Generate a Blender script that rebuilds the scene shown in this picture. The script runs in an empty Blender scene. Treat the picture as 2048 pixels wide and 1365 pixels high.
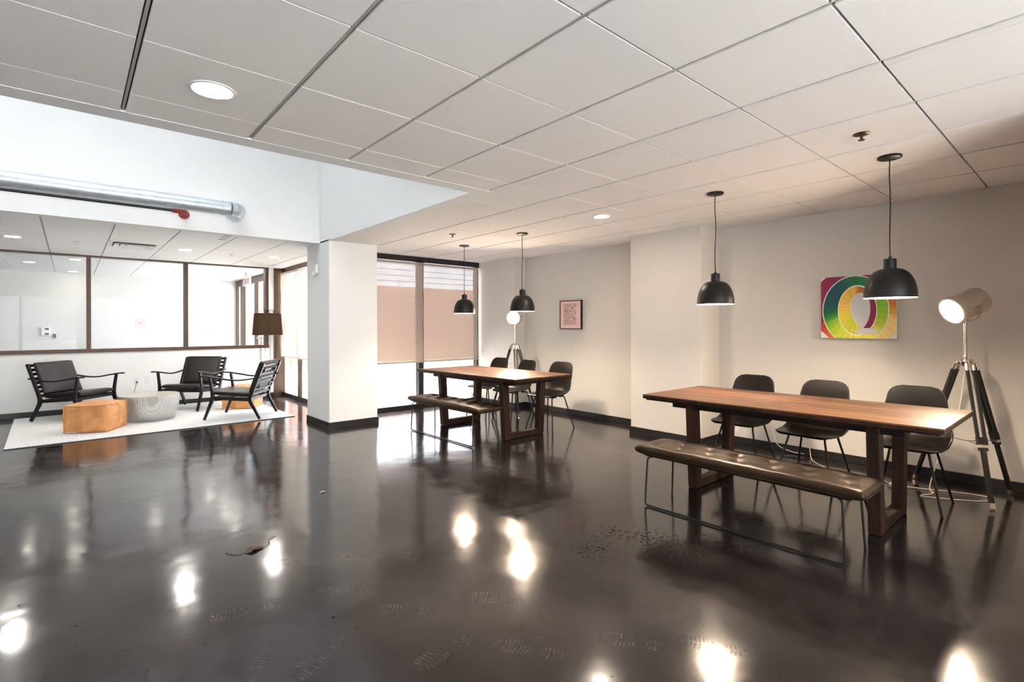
import bpy, bmesh, math, random
from mathutils import Vector, Matrix
random.seed(7)
PI = math.pi
scene = bpy.context.scene
C = scene.collection

# ------------------------------------------------------------------ camera
CAM_H = 1.3155
YAW = math.radians(40.781)
cam_d = bpy.data.cameras.new('camera')
cam_d.sensor_width = 36.0
cam_d.lens = 36.0 * 1022.83 / 2048
cam_d.shift_y = -(682.5 - 653.77) / 2048
cam_d.clip_start = 0.02
cam = bpy.data.objects.new('camera', cam_d)
C.objects.link(cam)
cam.location = (0, 0, CAM_H)
cam.rotation_euler = (Matrix.Rotation(-YAW, 3, 'Z') @ Matrix.Rotation(PI / 2, 3, 'X') @ Matrix.Rotation(-0.0023, 3, 'Z')).to_euler()
scene.camera = cam

# ------------------------------------------------------------------ world, exposure
SKY = 2.8
W_DOWN, W_COOL, W_BACK, W_PEND, W_TRIPOD, W_FLOOR = 125.0, 110.0, 13.0, 500.0, 150.0, 30.0     # emission strengths of the lamps
wd = bpy.data.worlds.new('overcast_sky')
scene.world = wd
wd.use_nodes = True
bg = wd.node_tree.nodes['Background']
bg.inputs[0].default_value = (0.91, 0.955, 1.0, 1)
bg.inputs[1].default_value = SKY
sun_d = bpy.data.lights.new('sun', 'SUN')
sun_d.energy = 14.0
sun_d.angle = math.radians(1.5)
sun_d.color = (1.0, 0.985, 0.96)
sun = bpy.data.objects.new('sun', sun_d)
C.objects.link(sun)
sun.rotation_euler = Vector((0.28, 0.40, 0.90)).to_track_quat('Z', 'Y').to_euler()
vs = scene.view_settings
vs.view_transform = 'Standard'
vs.look = 'None'
vs.exposure = 1.65
vs.gamma = 1.0
vs.use_curve_mapping = False
cy = scene.cycles
cy.max_bounces = 8
cy.diffuse_bounces = 4
cy.glossy_bounces = 3
cy.transmission_bounces = 6
cy.transparent_max_bounces = 8
cy.sample_clamp_indirect = 8.0
cy.caustics_reflective = True
cy.blur_glossy = 0.4
cy.caustics_refractive = False
cy.use_denoising = True
cy.use_adaptive_sampling = True
cy.adaptive_threshold = 0.04

# ------------------------------------------------------------------ materials
def lin(c):
    return tuple((x / 255 / 12.92) if x / 255 <= 0.04045 else ((x / 255 + 0.055) / 1.055) ** 2.4 for x in c) + (1,)

def nt(name):
    m = bpy.data.materials.new(name)
    m.use_nodes = True
    t = m.node_tree
    return m, t, t.nodes['Principled BSDF'], t.nodes['Material Output']

def N(t, typ, **kw):
    n = t.nodes.new(typ)
    for k, v in kw.items():
        if k in n.inputs:
            n.inputs[k].default_value = v
        else:
            setattr(n, k, v)
    return n

def ramp(t, fac, stops):
    r = t.nodes.new('ShaderNodeValToRGB')
    e = r.color_ramp.elements
    while len(e) < len(stops):
        e.new(0.5)
    for el, (p, c) in zip(e, stops):
        el.position = p
        el.color = c
    t.links.new(fac, r.inputs[0])
    return r.outputs[0]

def simple(name, col, rough=0.5, metal=0.0, noise=0.0, nscale=20.0, bump=0.0, bscale=200.0, spec=0.5, stretch=None):
    """Principled with a little procedural mottling and relief."""
    m, t, p, o = nt(name)
    p.inputs['Roughness'].default_value = rough
    p.inputs['Metallic'].default_value = metal
    p.inputs['Specular IOR Level'].default_value = spec
    c = lin(col)
    tc = N(t, 'ShaderNodeTexCoord')
    vec = tc.outputs['Object']
    if stretch:
        mp = N(t, 'ShaderNodeMapping')
        mp.inputs['Scale'].default_value = stretch
        t.links.new(vec, mp.inputs['Vector'])
        vec = mp.outputs[0]
    nz = N(t, 'ShaderNodeTexNoise', Scale=nscale, Detail=5.0)
    t.links.new(vec, nz.inputs['Vector'])
    a = tuple(x * (1 - noise) for x in c[:3]) + (1,)
    b = tuple(min(1, x * (1 + noise)) for x in c[:3]) + (1,)
    t.links.new(ramp(t, nz.outputs[0], [(0.3, a), (0.7, b)]), p.inputs['Base Color'])
    if bump:
        n2 = N(t, 'ShaderNodeTexNoise', Scale=bscale, Detail=3.0)
        t.links.new(tc.outputs['Object'], n2.inputs['Vector'])
        bp = N(t, 'ShaderNodeBump', Strength=bump, Distance=0.004)
        t.links.new(n2.outputs[0], bp.inputs['Height'])
        t.links.new(bp.outputs[0], p.inputs['Normal'])
    return m

def emis(name, col, strength):
    m = bpy.data.materials.new(name)
    m.use_nodes = True
    t = m.node_tree
    t.nodes.clear()
    e = N(t, 'ShaderNodeEmission')
    e.inputs[0].default_value = col
    e.inputs[1].default_value = strength
    o = N(t, 'ShaderNodeOutputMaterial')
    t.links.new(e.outputs[0], o.inputs[0])
    return m

M = {}
M['wall'] = simple('warm_grey_wall_paint', (207, 201, 194), 0.75, noise=0.012, nscale=3, bump=0.05, bscale=350)
M['wall_white'] = simple('white_wall_paint', (238, 238, 237), 0.8, noise=0.008, nscale=3, bump=0.04, bscale=300)
M['wall_grey'] = simple('pale_grey_wall_paint', (218, 217, 214), 0.8, noise=0.01, nscale=3, bump=0.04, bscale=300)
M['tile'] = simple('acoustic_ceiling_tile', (240, 235, 232), 0.9, noise=0.05, nscale=160, bump=0.55, bscale=230)
M['tile_smooth'] = simple('fine_ceiling_tile', (243, 242, 241), 0.9, noise=0.03, nscale=160, bump=0.25, bscale=260)
M['plenum'] = simple('dark_plenum', (44, 38, 36), 0.9)
M['runner'] = simple('painted_grid_runner', (186, 178, 172), 0.45, noise=0.02)
M['base'] = simple('black_rubber_baseboard', (34, 32, 33), 0.38, noise=0.1, nscale=8)
M['bronze'] = simple('dark_bronze_window_metal', (78, 56, 42), 0.4, metal=0.3, noise=0.08, nscale=6)
M['black_frame'] = simple('black_window_metal', (30, 27, 26), 0.45, metal=0.2, noise=0.05)
M['black_paint'] = simple('matte_black_powder_coat', (20, 18, 17), 0.42, noise=0.06, nscale=30, spec=0.35)
M['black_wood'] = simple('black_stained_wood', (24, 23, 24), 0.45, noise=0.2, nscale=6, stretch=(1, 6, 6), bump=0.05, spec=0.35)
M['shell'] = simple('black_moulded_shell_plastic', (17, 14, 12), 0.30, noise=0.05, nscale=40, bump=0.02, bscale=500, spec=0.12)
M['leather_black'] = simple('worn_black_leather', (32, 27, 25), 0.34, noise=0.35, nscale=7, bump=0.22, bscale=160)
M['leather_bench'] = simple('dark_brown_bench_leather', (33, 24, 17), 0.40, noise=0.35, nscale=9, bump=0.12, bscale=170, spec=0.5)
M['leather_bench'].node_tree.nodes['Principled BSDF'].inputs['Specular Tint'].default_value = (1.0, 0.74, 0.52, 1)  # golden lamp sheen put into the leather's specular colour
M['leather_tan'] = simple('tan_leather', (216, 150, 92), 0.42, noise=0.22, nscale=7, bump=0.2, bscale=140)
M['stitch'] = simple('tan_stitching', (240, 184, 124), 0.6, noise=0.1)
M['chrome'] = simple('polished_nickel', (225, 215, 205), 0.16, metal=1.0, noise=0.03)
M['brushed'] = simple('brushed_nickel', (222, 214, 204), 0.3, metal=0.85, noise=0.06, nscale=30, stretch=(1, 1, 20))
M['galv'] = simple('galvanised_steel', (206, 213, 220), 0.42, metal=0.6, noise=0.1, nscale=14)
M['red_paint'] = simple('red_enamel', (150, 48, 40), 0.4, noise=0.1)
M['pipe_black'] = simple('black_steel_pipe', (38, 38, 40), 0.5, noise=0.1)
M['white_plastic'] = simple('white_plastic', (232, 231, 228), 0.4, noise=0.01)
M['dark_plastic'] = simple('dark_plastic', (40, 36, 36), 0.4)
M['white_cord'] = simple('white_cord_rubber', (215, 205, 192), 0.5)
M['brass'] = simple('brass', (84, 66, 42), 0.3, metal=0.9, noise=0.05)
M['pink_sign'] = simple('pink_notice_print', (226, 170, 162), 0.6, noise=0.15, nscale=60)
M['ground'] = simple('pale_concrete_pavement', (205, 205, 205), 0.9, noise=0.06, nscale=2)
M['block'] = simple('white_painted_block', (235, 238, 245), 0.85, noise=0.03, nscale=4)
M['mortar'] = simple('grey_block_mortar', (150, 150, 156), 0.9)
M['rug'] = None
M['glow_down'] = emis('downlight_glow', (1.0, 0.85, 0.68, 1), W_DOWN)
M['glow_cool'] = emis('downlight_glow_neutral', (1.0, 0.95, 0.88, 1), W_COOL)
M['glow_back'] = emis('downlight_glow_back_room', (1.0, 0.90, 0.78, 1), W_BACK)
M['glow_pend'] = emis('pendant_bulb_glow', (1.0, 0.84, 0.66, 1), W_PEND)
M['glow_tri'] = emis('tripod_lens_glow', (1.0, 0.80, 0.58, 1), W_TRIPOD)
M['glow_floor'] = emis('floor_lamp_bulb_glow', (1.0, 0.70, 0.40, 1), W_FLOOR)
M['shade_in'] = simple('shade_white_inside', (235, 225, 210), 0.5)

def mat_floor():
    m, t, p, o = nt('polished_dark_concrete')
    tc = N(t, 'ShaderNodeTexCoord')
    v = tc.outputs['Object']
    n1 = N(t, 'ShaderNodeTexNoise', Scale=1.1, Detail=4.0, Roughness=0.55)
    n2 = N(t, 'ShaderNodeTexNoise', Scale=5.0, Detail=3.0, Roughness=0.5)
    for n in (n1, n2):
        t.links.new(v, n.inputs['Vector'])
    c1 = ramp(t, n1.outputs[0], [(0.30, lin((26, 22, 22))), (0.52, lin((41, 35, 35))), (0.72, lin((60, 54, 53)))])
    c2 = ramp(t, n2.outputs[0], [(0.3, (0.8, 0.79, 0.78, 1)), (0.7, (1.12, 1.12, 1.12, 1))])
    mx = N(t, 'ShaderNodeMix', data_type='RGBA', blend_type='MULTIPLY')
    mx.inputs[0].default_value = 1.0
    t.links.new(c1, mx.inputs[6])
    t.links.new(c2, mx.inputs[7])
    # dried dark spatter in a few patches (world metres)
    col = mx.outputs[2]
    sp = N(t, 'ShaderNodeTexNoise', Scale=38.0, Detail=4.0, Roughness=0.6)
    t.links.new(v, sp.inputs['Vector'])
    sp.inputs['Scale'].default_value = 44.0
    total = None
    for (x, y, r) in ((2.74, 1.66, 0.30), (2.70, 1.88, 0.28), (2.32, 1.97, 0.26), (2.60, 2.08, 0.22), (2.98, 1.46, 0.22), (3.0, 3.7, 0.2)):
        d = N(t, 'ShaderNodeVectorMath', operation='DISTANCE')
        t.links.new(v, d.inputs[0])
        d.inputs[1].default_value = (x, y, 0)
        mr = N(t, 'ShaderNodeMapRange')
        t.links.new(d.outputs['Value'], mr.inputs[0])
        mr.inputs[1].default_value = r
        mr.inputs[2].default_value = 0.0
        mr.inputs[3].default_value = 0.0
        mr.inputs[4].default_value = 0.18
        if total is None:
            total = mr.outputs[0]
        else:
            a = N(t, 'ShaderNodeMath', operation='MAXIMUM')
            t.links.new(total, a.inputs[0])
            t.links.new(mr.outputs[0], a.inputs[1])
            total = a.outputs[0]
    a = N(t, 'ShaderNodeMath', operation='ADD')
    t.links.new(total, a.inputs[0])
    t.links.new(sp.outputs[0], a.inputs[1])
    msk = ramp(t, a.outputs[0], [(0.685, (0, 0, 0, 1)), (0.70, (1, 1, 1, 1))])
    mx2 = N(t, 'ShaderNodeMix', data_type='RGBA')
    t.links.new(msk, mx2.inputs[0])
    t.links.new(col, mx2.inputs[6])
    mx2.inputs[7].default_value = lin((14, 11, 10))
    t.links.new(mx2.outputs[2], p.inputs['Base Color'])
    n3 = N(t, 'ShaderNodeTexNoise', Scale=2.6, Detail=4.0, Roughness=0.6)
    t.links.new(v, n3.inputs['Vector'])
    rr = N(t, 'ShaderNodeMapRange')
    t.links.new(n3.outputs[0], rr.inputs[0])
    rr.inputs[1].default_value = 0.35
    rr.inputs[2].default_value = 0.72
    rr.inputs[3].default_value = 0.10
    rr.inputs[4].default_value = 0.17
    rm = N(t, 'ShaderNodeMix', data_type='FLOAT')
    t.links.new(msk, rm.inputs[0])
    t.links.new(rr.outputs[0], rm.inputs[2])
    rm.inputs[3].default_value = 0.6
    t.links.new(rm.outputs[0], p.inputs['Roughness'])
    sm_ = N(t, 'ShaderNodeMix', data_type='FLOAT')
    t.links.new(msk, sm_.inputs[0])
    sm_.inputs[2].default_value = 0.5
    sm_.inputs[3].default_value = 0.03
    t.links.new(sm_.outputs[0], p.inputs['Specular IOR Level'])
    p.inputs['Specular IOR Level'].default_value = 0.5
    n4 = N(t, 'ShaderNodeTexNoise', Scale=3.2, Detail=2.0)
    t.links.new(v, n4.inputs['Vector'])
    b = N(t, 'ShaderNodeBump', Strength=0.14, Distance=0.02)
    t.links.new(n4.outputs[0], b.inputs['Height'])
    t.links.new(b.outputs[0], p.inputs['Normal'])
    return m
M['floor'] = mat_floor()

def mat_wood(name, dark, mid, light, axis=1, rough=0.34, spec=0.5):
    m, t, p, o = nt(name)
    tc = N(t, 'ShaderNodeTexCoord')
    mp = N(t, 'ShaderNodeMapping')
    sc = [34.0, 34.0, 34.0]
    sc[axis] = 1.3
    mp.inputs['Scale'].default_value = sc
    t.links.new(tc.outputs['Object'], mp.inputs['Vector'])
    oi = N(t, 'ShaderNodeObjectInfo')
    ad = N(t, 'ShaderNodeVectorMath', operation='ADD')
    sc_r = N(t, 'ShaderNodeVectorMath', operation='SCALE')
    sc_r.inputs[0].default_value = (31.0, 17.0, 23.0)
    t.links.new(oi.outputs['Random'], sc_r.inputs['Scale'])
    t.links.new(mp.outputs[0], ad.inputs[0])
    t.links.new(sc_r.outputs[0], ad.inputs[1])
    n = N(t, 'ShaderNodeTexNoise', Scale=1.0, Detail=6.0, Roughness=0.6)
    t.links.new(ad.outputs[0], n.inputs['Vector'])
    sh = N(t, 'ShaderNodeMapRange')
    t.links.new(oi.outputs['Random'], sh.inputs[0])
    sh.inputs[3].default_value = -0.07
    sh.inputs[4].default_value = 0.07
    sm = N(t, 'ShaderNodeMath', operation='ADD')
    t.links.new(n.outputs[0], sm.inputs[0])
    t.links.new(sh.outputs[0], sm.inputs[1])
    c = ramp(t, sm.outputs[0], [(0.30, lin(dark)), (0.5, lin(mid)), (0.70, lin(light))])
    p.inputs['Specular IOR Level'].default_value = spec
    t.links.new(c, p.inputs['Base Color'])
    p.inputs['Roughness'].default_value = rough
    b = N(t, 'ShaderNodeBump', Strength=0.12, Distance=0.003)
    t.links.new(n.outputs[0], b.inputs['Height'])
    t.links.new(b.outputs[0], p.inputs['Normal'])
    return m
M['wood_top'] = mat_wood('walnut_table_wood', (34, 20, 10), (80, 49, 27), (132, 88, 51), 1, 0.36, 0.4)
M['wood_leg'] = mat_wood('walnut_leg_wood', (24, 14, 9), (44, 26, 17), (64, 40, 27), 2, 0.55, 0.2)
M['wood_dark'] = mat_wood('dark_walnut_apron', (20, 13, 9), (30, 20, 14), (44, 30, 22), 1, 0.6, 0.2)

def mat_rug():
    m, t, p, o = nt('pale_woven_wool')
    tc = N(t, 'ShaderNodeTexCoord')
    mp = N(t, 'ShaderNodeMapping')
    mp.inputs['Scale'].default_value = (55, 105, 1)
    t.links.new(tc.outputs['Object'], mp.inputs['Vector'])
    w = N(t, 'ShaderNodeTexVoronoi', Scale=1.0)
    w.inputs['Randomness'].default_value = 0.35
    t.links.new(mp.outputs[0], w.inputs['Vector'])
    c = ramp(t, w.outputs['Distance'], [(0.2, lin((246, 247, 246))), (0.8, lin((200, 203, 205)))])
    t.links.new(c, p.inputs['Base Color'])
    p.inputs['Roughness'].default_value = 0.95
    b = N(t, 'ShaderNodeBump', Strength=0.6, Distance=0.006, invert=True)
    t.links.new(w.outputs['Distance'], b.inputs['Height'])
    t.links.new(b.outputs[0], p.inputs['Normal'])
    return m
M['rug'] = mat_rug()

def mat_hammered():
    m, t, p, o = nt('hammered_aluminium')
    tc = N(t, 'ShaderNodeTexCoord')
    v = N(t, 'ShaderNodeTexVoronoi', Scale=72.0)
    v.inputs['Randomness'].default_value = 0.25
    t.links.new(tc.outputs['Object'], v.inputs['Vector'])
    p.inputs['Metallic'].default_value = 0.85
    c = ramp(t, v.outputs['Distance'], [(0.1, lin((150, 150, 150))), (0.6, lin((206, 206, 204)))])
    t.links.new(c, p.inputs['Base Color'])
    p.inputs['Roughness'].default_value = 0.34
    b = N(t, 'ShaderNodeBump', Strength=0.8, Distance=0.008)
    t.links.new(v.outputs['Distance'], b.inputs['Height'])
    t.links.new(b.outputs[0], p.inputs['Normal'])
    return m
M['hammered'] = mat_hammered()

def mat_glass(name, tint=(0.97, 0.98, 0.98, 1), ior=1.5):
    m = bpy.data.materials.new(name)
    m.use_nodes = True
    t = m.node_tree
    t.nodes.clear()
    o = N(t, 'ShaderNodeOutputMaterial')
    tr = N(t, 'ShaderNodeBsdfTransparent')
    tr.inputs[0].default_value = tint
    gl = N(t, 'ShaderNodeBsdfGlossy')
    gl.inputs['Roughness'].default_value = 0.0
    fr = N(t, 'ShaderNodeFresnel')
    # a pane is a thin slab: both faces reflect as air-to-glass
    ge = N(t, 'ShaderNodeNewGeometry')
    im = N(t, 'ShaderNodeMix', data_type='FLOAT')
    im.inputs[2].default_value = ior
    im.inputs[3].default_value = 1.0 / ior
    t.links.new(ge.outputs['Backfacing'], im.inputs[0])
    t.links.new(im.outputs[0], fr.inputs[0])
    mx = N(t, 'ShaderNodeMixShader')
    t.links.new(fr.outputs[0], mx.inputs[0])
    t.links.new(tr.outputs[0], mx.inputs[1])
    t.links.new(gl.outputs[0], mx.inputs[2])
    t.links.new(mx.outputs[0], o.inputs[0])
    return m
M['glass'] = mat_glass('window_glass')
M['glass_inner'] = mat_glass('low_reflection_partition_glass', (0.98, 0.985, 0.985, 1), 1.22)

def mat_blind(name, col, trans, transp):
    m = bpy.data.materials.new(name)
    m.use_nodes = True
    t = m.node_tree
    t.nodes.clear()
    o = N(t, 'ShaderNodeOutputMaterial')
    tc = N(t, 'ShaderNodeTexCoord')
    w = N(t, 'ShaderNodeTexNoise', Scale=120.0, Detail=2.0)
    t.links.new(tc.outputs['Object'], w.inputs['Vector'])
    c = lin(col)
    cc = ramp(t, w.outputs[0], [(0.3, tuple(x * 0.93 for x in c[:3]) + (1,)), (0.7, c)])
    df = N(t, 'ShaderNodeBsdfDiffuse')
    tl = N(t, 'ShaderNodeBsdfTranslucent')
    tp = N(t, 'ShaderNodeBsdfTransparent')
    t.links.new(cc, df.inputs[0])
    t.links.new(cc, tl.inputs[0])
    m1 = N(t, 'ShaderNodeMixShader')
    m1.inputs[0].default_value = trans
    t.links.new(df.outputs[0], m1.inputs[1])
    t.links.new(tl.outputs[0], m1.inputs[2])
    m2 = N(t, 'ShaderNodeMixShader')
    m2.inputs[0].default_value = transp
    t.links.new(m1.outputs[0], m2.inputs[1])
    t.links.new(tp.outputs[0], m2.inputs[2])
    t.links.new(m2.outputs[0], o.inputs[0])
    return m
M['blind'] = mat_blind('beige_screen_fabric', (178, 163, 152), 0.02, 0.085)
M['blind_pale'] = mat_blind('cream_screen_fabric', (236, 226, 216), 0.10, 0.04)
M['opal'] = mat_blind('opal_rooflight_glazing', (240, 242, 244), 0.60, 0.0)
M['shade_fabric'] = mat_blind('dark_brown_shade_fabric', (66, 54, 44), 0.25, 0.0)

def mat_brick():
    m, t, p, o = nt('far_red_brick')
    tc = N(t, 'ShaderNodeTexCoord')
    mp = N(t, 'ShaderNodeMapping')
    mp.inputs['Rotation'].default_value = (PI / 2, 0, 0)
    t.links.new(tc.outputs['Object'], mp.inputs['Vector'])
    b = N(t, 'ShaderNodeTexBrick', Scale=2.0)
    b.inputs['Color1'].default_value = lin((182, 134, 116))
    b.inputs['Color2'].default_value = lin((170, 118, 100))
    b.inputs['Mortar'].default_value = lin((190, 170, 160))
    t.links.new(mp.outputs[0], b.inputs['Vector'])
    t.links.new(b.outputs[0], p.inputs['Base Color'])
    p.inputs['Roughness'].default_value = 0.9
    return m
M['brick'] = mat_brick()

def mat_print():
    """Pink sheet with rows of tiny dark typewritten words, too small to read."""
    m, t, p, o = nt('pink_typed_print')
    tc = N(t, 'ShaderNodeTexCoord')
    sx = N(t, 'ShaderNodeSeparateXYZ')
    t.links.new(tc.outputs['Object'], sx.inputs[0])
    def math_(op, a, b=None):
        n = N(t, 'ShaderNodeMath', operation=op)
        for i, q in enumerate((a, b)):
            if q is None:
                continue
            if isinstance(q, (int, float)):
                n.inputs[i].default_value = q
            else:
                t.links.new(q, n.inputs[i])
        return n.outputs[0]
    y, z = sx.outputs[1], sx.outputs[2]
    rows = math_('MULTIPLY', z, 1 / 0.0158)
    fr = math_('FRACT', rows)
    fl = math_('FLOOR', rows)
    inrow = math_('LESS_THAN', fr, 0.56)
    cv = N(t, 'ShaderNodeCombineXYZ')
    t.links.new(math_('MULTIPLY', y, 72.0), cv.inputs[0])
    t.links.new(math_('MULTIPLY', fl, 7.31), cv.inputs[1])
    wn = N(t, 'ShaderNodeTexNoise', Scale=1.0, Detail=2.0)
    t.links.new(cv.outputs[0], wn.inputs['Vector'])
    word = math_('GREATER_THAN', wn.outputs[0], 0.46)
    cv2 = N(t, 'ShaderNodeCombineXYZ')
    t.links.new(math_('MULTIPLY', fl, 3.7), cv2.inputs[0])
    w2 = N(t, 'ShaderNodeTexNoise', Scale=1.0)
    t.links.new(cv2.outputs[0], w2.inputs['Vector'])
    left = math_('LESS_THAN', y, 0.142)
    rag = math_('SUBTRACT', math_('MULTIPLY', w2.outputs[0], 0.16), 0.195)
    right = math_('GREATER_THAN', y, rag)
    zt = math_('LESS_THAN', z, 0.165)
    zb = math_('GREATER_THAN', z, -0.150)
    k = inrow
    for q in (word, left, right, zt, zb):
        k = math_('MULTIPLY', k, q)
    mx = N(t, 'ShaderNodeMix', data_type='RGBA')
    t.links.new(k, mx.inputs[0])
    mx.inputs[6].default_value = lin((232, 196, 186))
    mx.inputs[7].default_value = lin((92, 58, 58))
    t.links.new(mx.outputs[2], p.inputs['Base Color'])
    p.inputs['Roughness'].default_value = 0.5
    return m
M['print'] = mat_print()

def mat_attr(name):
    m, t, p, o = nt(name)
    a = N(t, 'ShaderNodeVertexColor')
    a.layer_name = 'paint'
    t.links.new(a.outputs[0], p.inputs['Base Color'])
    p.inputs['Roughness'].default_value = 0.45
    n = N(t, 'ShaderNodeTexNoise', Scale=300.0)
    b = N(t, 'ShaderNodeBump', Strength=0.1, Distance=0.001)
    t.links.new(n.outputs[0], b.inputs['Height'])
    t.links.new(b.outputs[0], p.inputs['Normal'])
    return m
M['art'] = mat_attr('glossy_canvas_paint')

def mat_dust():
    m = bpy.data.materials.new('dusty_shoe_mark')
    m.use_nodes = True
    t = m.node_tree
    p = t.nodes['Principled BSDF']
    o = t.nodes['Material Output']
    p.inputs['Base Color'].default_value = lin((160, 152, 148))
    p.inputs['Roughness'].default_value = 0.9
    tp = N(t, 'ShaderNodeBsdfTransparent')
    tc = N(t, 'ShaderNodeTexCoord')
    nz = N(t, 'ShaderNodeTexNoise', Scale=40.0, Detail=4.0)
    t.links.new(tc.outputs['Object'], nz.inputs['Vector'])
    f = ramp(t, nz.outputs[0], [(0.35, (0.0, 0.0, 0.0, 1)), (0.7, (0.13, 0.13, 0.13, 1))])
    mx = N(t, 'ShaderNodeMixShader')
    t.links.new(f, mx.inputs[0])
    t.links.new(tp.outputs[0], mx.inputs[1])
    t.links.new(p.outputs[0], mx.inputs[2])
    t.links.new(mx.outputs[0], o.inputs[0])
    return m
M['dust'] = mat_dust()
M['leaf'] = simple('dried_leaf', (74, 50, 40), 0.7, noise=0.3, nscale=40)

# ------------------------------------------------------------------ mesh helpers
class MB:
    count = 0

    def __init__(self):
        self.bm = bmesh.new()

    def box(self, lo, hi):
        v = [self.bm.verts.new((x, y, z)) for x in (lo[0], hi[0]) for y in (lo[1], hi[1]) for z in (lo[2], hi[2])]
        for f in ((0, 1, 3, 2), (4, 6, 7, 5), (0, 4, 5, 1), (2, 3, 7, 6), (0, 2, 6, 4), (1, 5, 7, 3)):
            self.bm.faces.new([v[i] for i in f])
        return self

    def hexa(self, a, b):
        """a, b: two quads of four points each (same winding) joined into a solid."""
        va = [self.bm.verts.new(p) for p in a]
        vb = [self.bm.verts.new(p) for p in b]
        self.bm.faces.new(va[::-1])
        self.bm.faces.new(vb)
        for i in range(4):
            j = (i + 1) % 4
            self.bm.faces.new((va[i], va[j], vb[j], vb[i]))
        return self

    def ribbon(self, pts, w, h, side=Vector((0, 1, 0))):
        """Rectangular bar swept along pts; w is its extent along `side`, h across (number or list)."""
        pts = [Vector(p) for p in pts]
        rings = []
        for i, p in enumerate(pts):
            d = (pts[min(i + 1, len(pts) - 1)] - pts[max(i - 1, 0)]).normalized()
            up = d.cross(side).normalized()
            wi = w[i] if isinstance(w, (list, tuple)) else w
            hi = h[i] if isinstance(h, (list, tuple)) else h
            rings.append([self.bm.verts.new(p + side * (sx * wi / 2) + up * (sz * hi / 2)) for sx, sz in ((-1, -1), (1, -1), (1, 1), (-1, 1))])
        for a, b in zip(rings, rings[1:]):
            for i in range(4):
                j = (i + 1) % 4
                self.bm.faces.new((a[i], a[j], b[j], b[i]))
        self.bm.faces.new(rings[0][::-1])
        self.bm.faces.new(rings[-1])
        return self

    def tube(self, pts, r, seg=10, closed=False):
        pts = [Vector(p) for p in pts]
        n = len(pts)
        rings = []
        prev = None
        for i, p in enumerate(pts):
            a = pts[(i - 1) % n] if (closed or i > 0) else p
            b = pts[(i + 1) % n] if (closed or i < n - 1) else p
            d = (b - a).normalized()
            if prev is None:
                ref = Vector((0, 0, 1)) if abs(d.z) < 0.9 else Vector((1, 0, 0))
                x = d.cross(ref).normalized()
            else:
                x = (prev - d * prev.dot(d)).normalized()
            prev = x
            y = d.cross(x)
            rr = r[i] if isinstance(r, (list, tuple)) else r
            rings.append([self.bm.verts.new(p + (x * math.cos(2 * PI * k / seg) + y * math.sin(2 * PI * k / seg)) * rr) for k in range(seg)])
        pairs = list(zip(rings, rings[1:])) + ([(rings[-1], rings[0])] if closed else [])
        for a, b in pairs:
            for k in range(seg):
                j = (k + 1) % seg
                self.bm.faces.new((a[k], a[j], b[j], b[k]))
        if not closed:
            self.bm.faces.new(rings[0][::-1])
            self.bm.faces.new(rings[-1])
        return self

    def lathe(self, prof, seg=32, mat=None):
        """prof: (radius, z) list; closed ends when radius is 0."""
        mat = mat or Matrix.Identity(4)
        rings = []
        for r, z in prof:
            if r <= 1e-6:
                rings.append([self.bm.verts.new(mat @ Vector((0, 0, z)))])
            else:
                rings.append([self.bm.verts.new(mat @ Vector((r * math.cos(2 * PI * k / seg), r * math.sin(2 * PI * k / seg), z))) for k in range(seg)])
        for a, b in zip(rings, rings[1:]):
            for k in range(seg):
                j = (k + 1) % seg
                if len(a) == 1 and len(b) == 1:
                    continue
                if len(a) == 1:
                    self.bm.faces.new((a[0], b[j], b[k]))
                elif len(b) == 1:
                    self.bm.faces.new((a[k], a[j], b[0]))
                else:
                    self.bm.faces.new((a[k], a[j], b[j], b[k]))
        return self

    def cushion(self, lx, ly, t, nx=20, ny=20, mat=None, e=0.35, dimple=None, pw=8):
        """Rounded pad centred on the origin; dimple(x, y) lowers the top."""
        mat = mat or Matrix.Identity(4)
        def par(n):
            return [math.sin(PI / 2 * (2 * i / n - 1)) * 0.5 + (2 * i / n - 1) * 0.5 for i in range(n + 1)]
        us, vs_ = par(nx), par(ny)
        top, bot = {}, {}
        for i, u in enumerate(us):
            for j, v in enumerate(vs_):
                k = max(0.0, (1 - abs(u) ** pw) * (1 - abs(v) ** pw)) ** e
                # pull rim corners in a little
                cx = u * lx / 2 * (1 - 0.012 * abs(v) ** 12)
                cyy = v * ly / 2 * (1 - 0.012 * abs(u) ** 12)
                rim = i in (0, nx) or j in (0, ny)
                d = dimple(cx, cyy) if dimple else 0.0
                top[i, j] = self.bm.verts.new(mat @ Vector((cx, cyy, t / 2 * k - d * k)))
                bot[i, j] = top[i, j] if rim else self.bm.verts.new(mat @ Vector((cx, cyy, -t / 2 * k)))
        for i in range(nx):
            for j in range(ny):
                self.bm.faces.new((top[i, j], top[i + 1, j], top[i + 1, j + 1], top[i, j + 1]))
                q = [bot[i, j], bot[i, j + 1], bot[i + 1, j + 1], bot[i + 1, j]]
                if len(set(q)) == 4:
                    try:
                        self.bm.faces.new(q)
                    except ValueError:
                        pass
        return self

    def mesh(self, name, mat, smooth=None):
        bmesh.ops.recalc_face_normals(self.bm, faces=self.bm.faces)
        me = bpy.data.meshes.new(name)
        self.bm.to_mesh(me)
        self.bm.free()
        me.materials.append(mat)
        if smooth is not None:
            for p in me.polygons:
                p.use_smooth = True
            me.set_sharp_from_angle(angle=math.radians(smooth))
        return me

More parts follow.
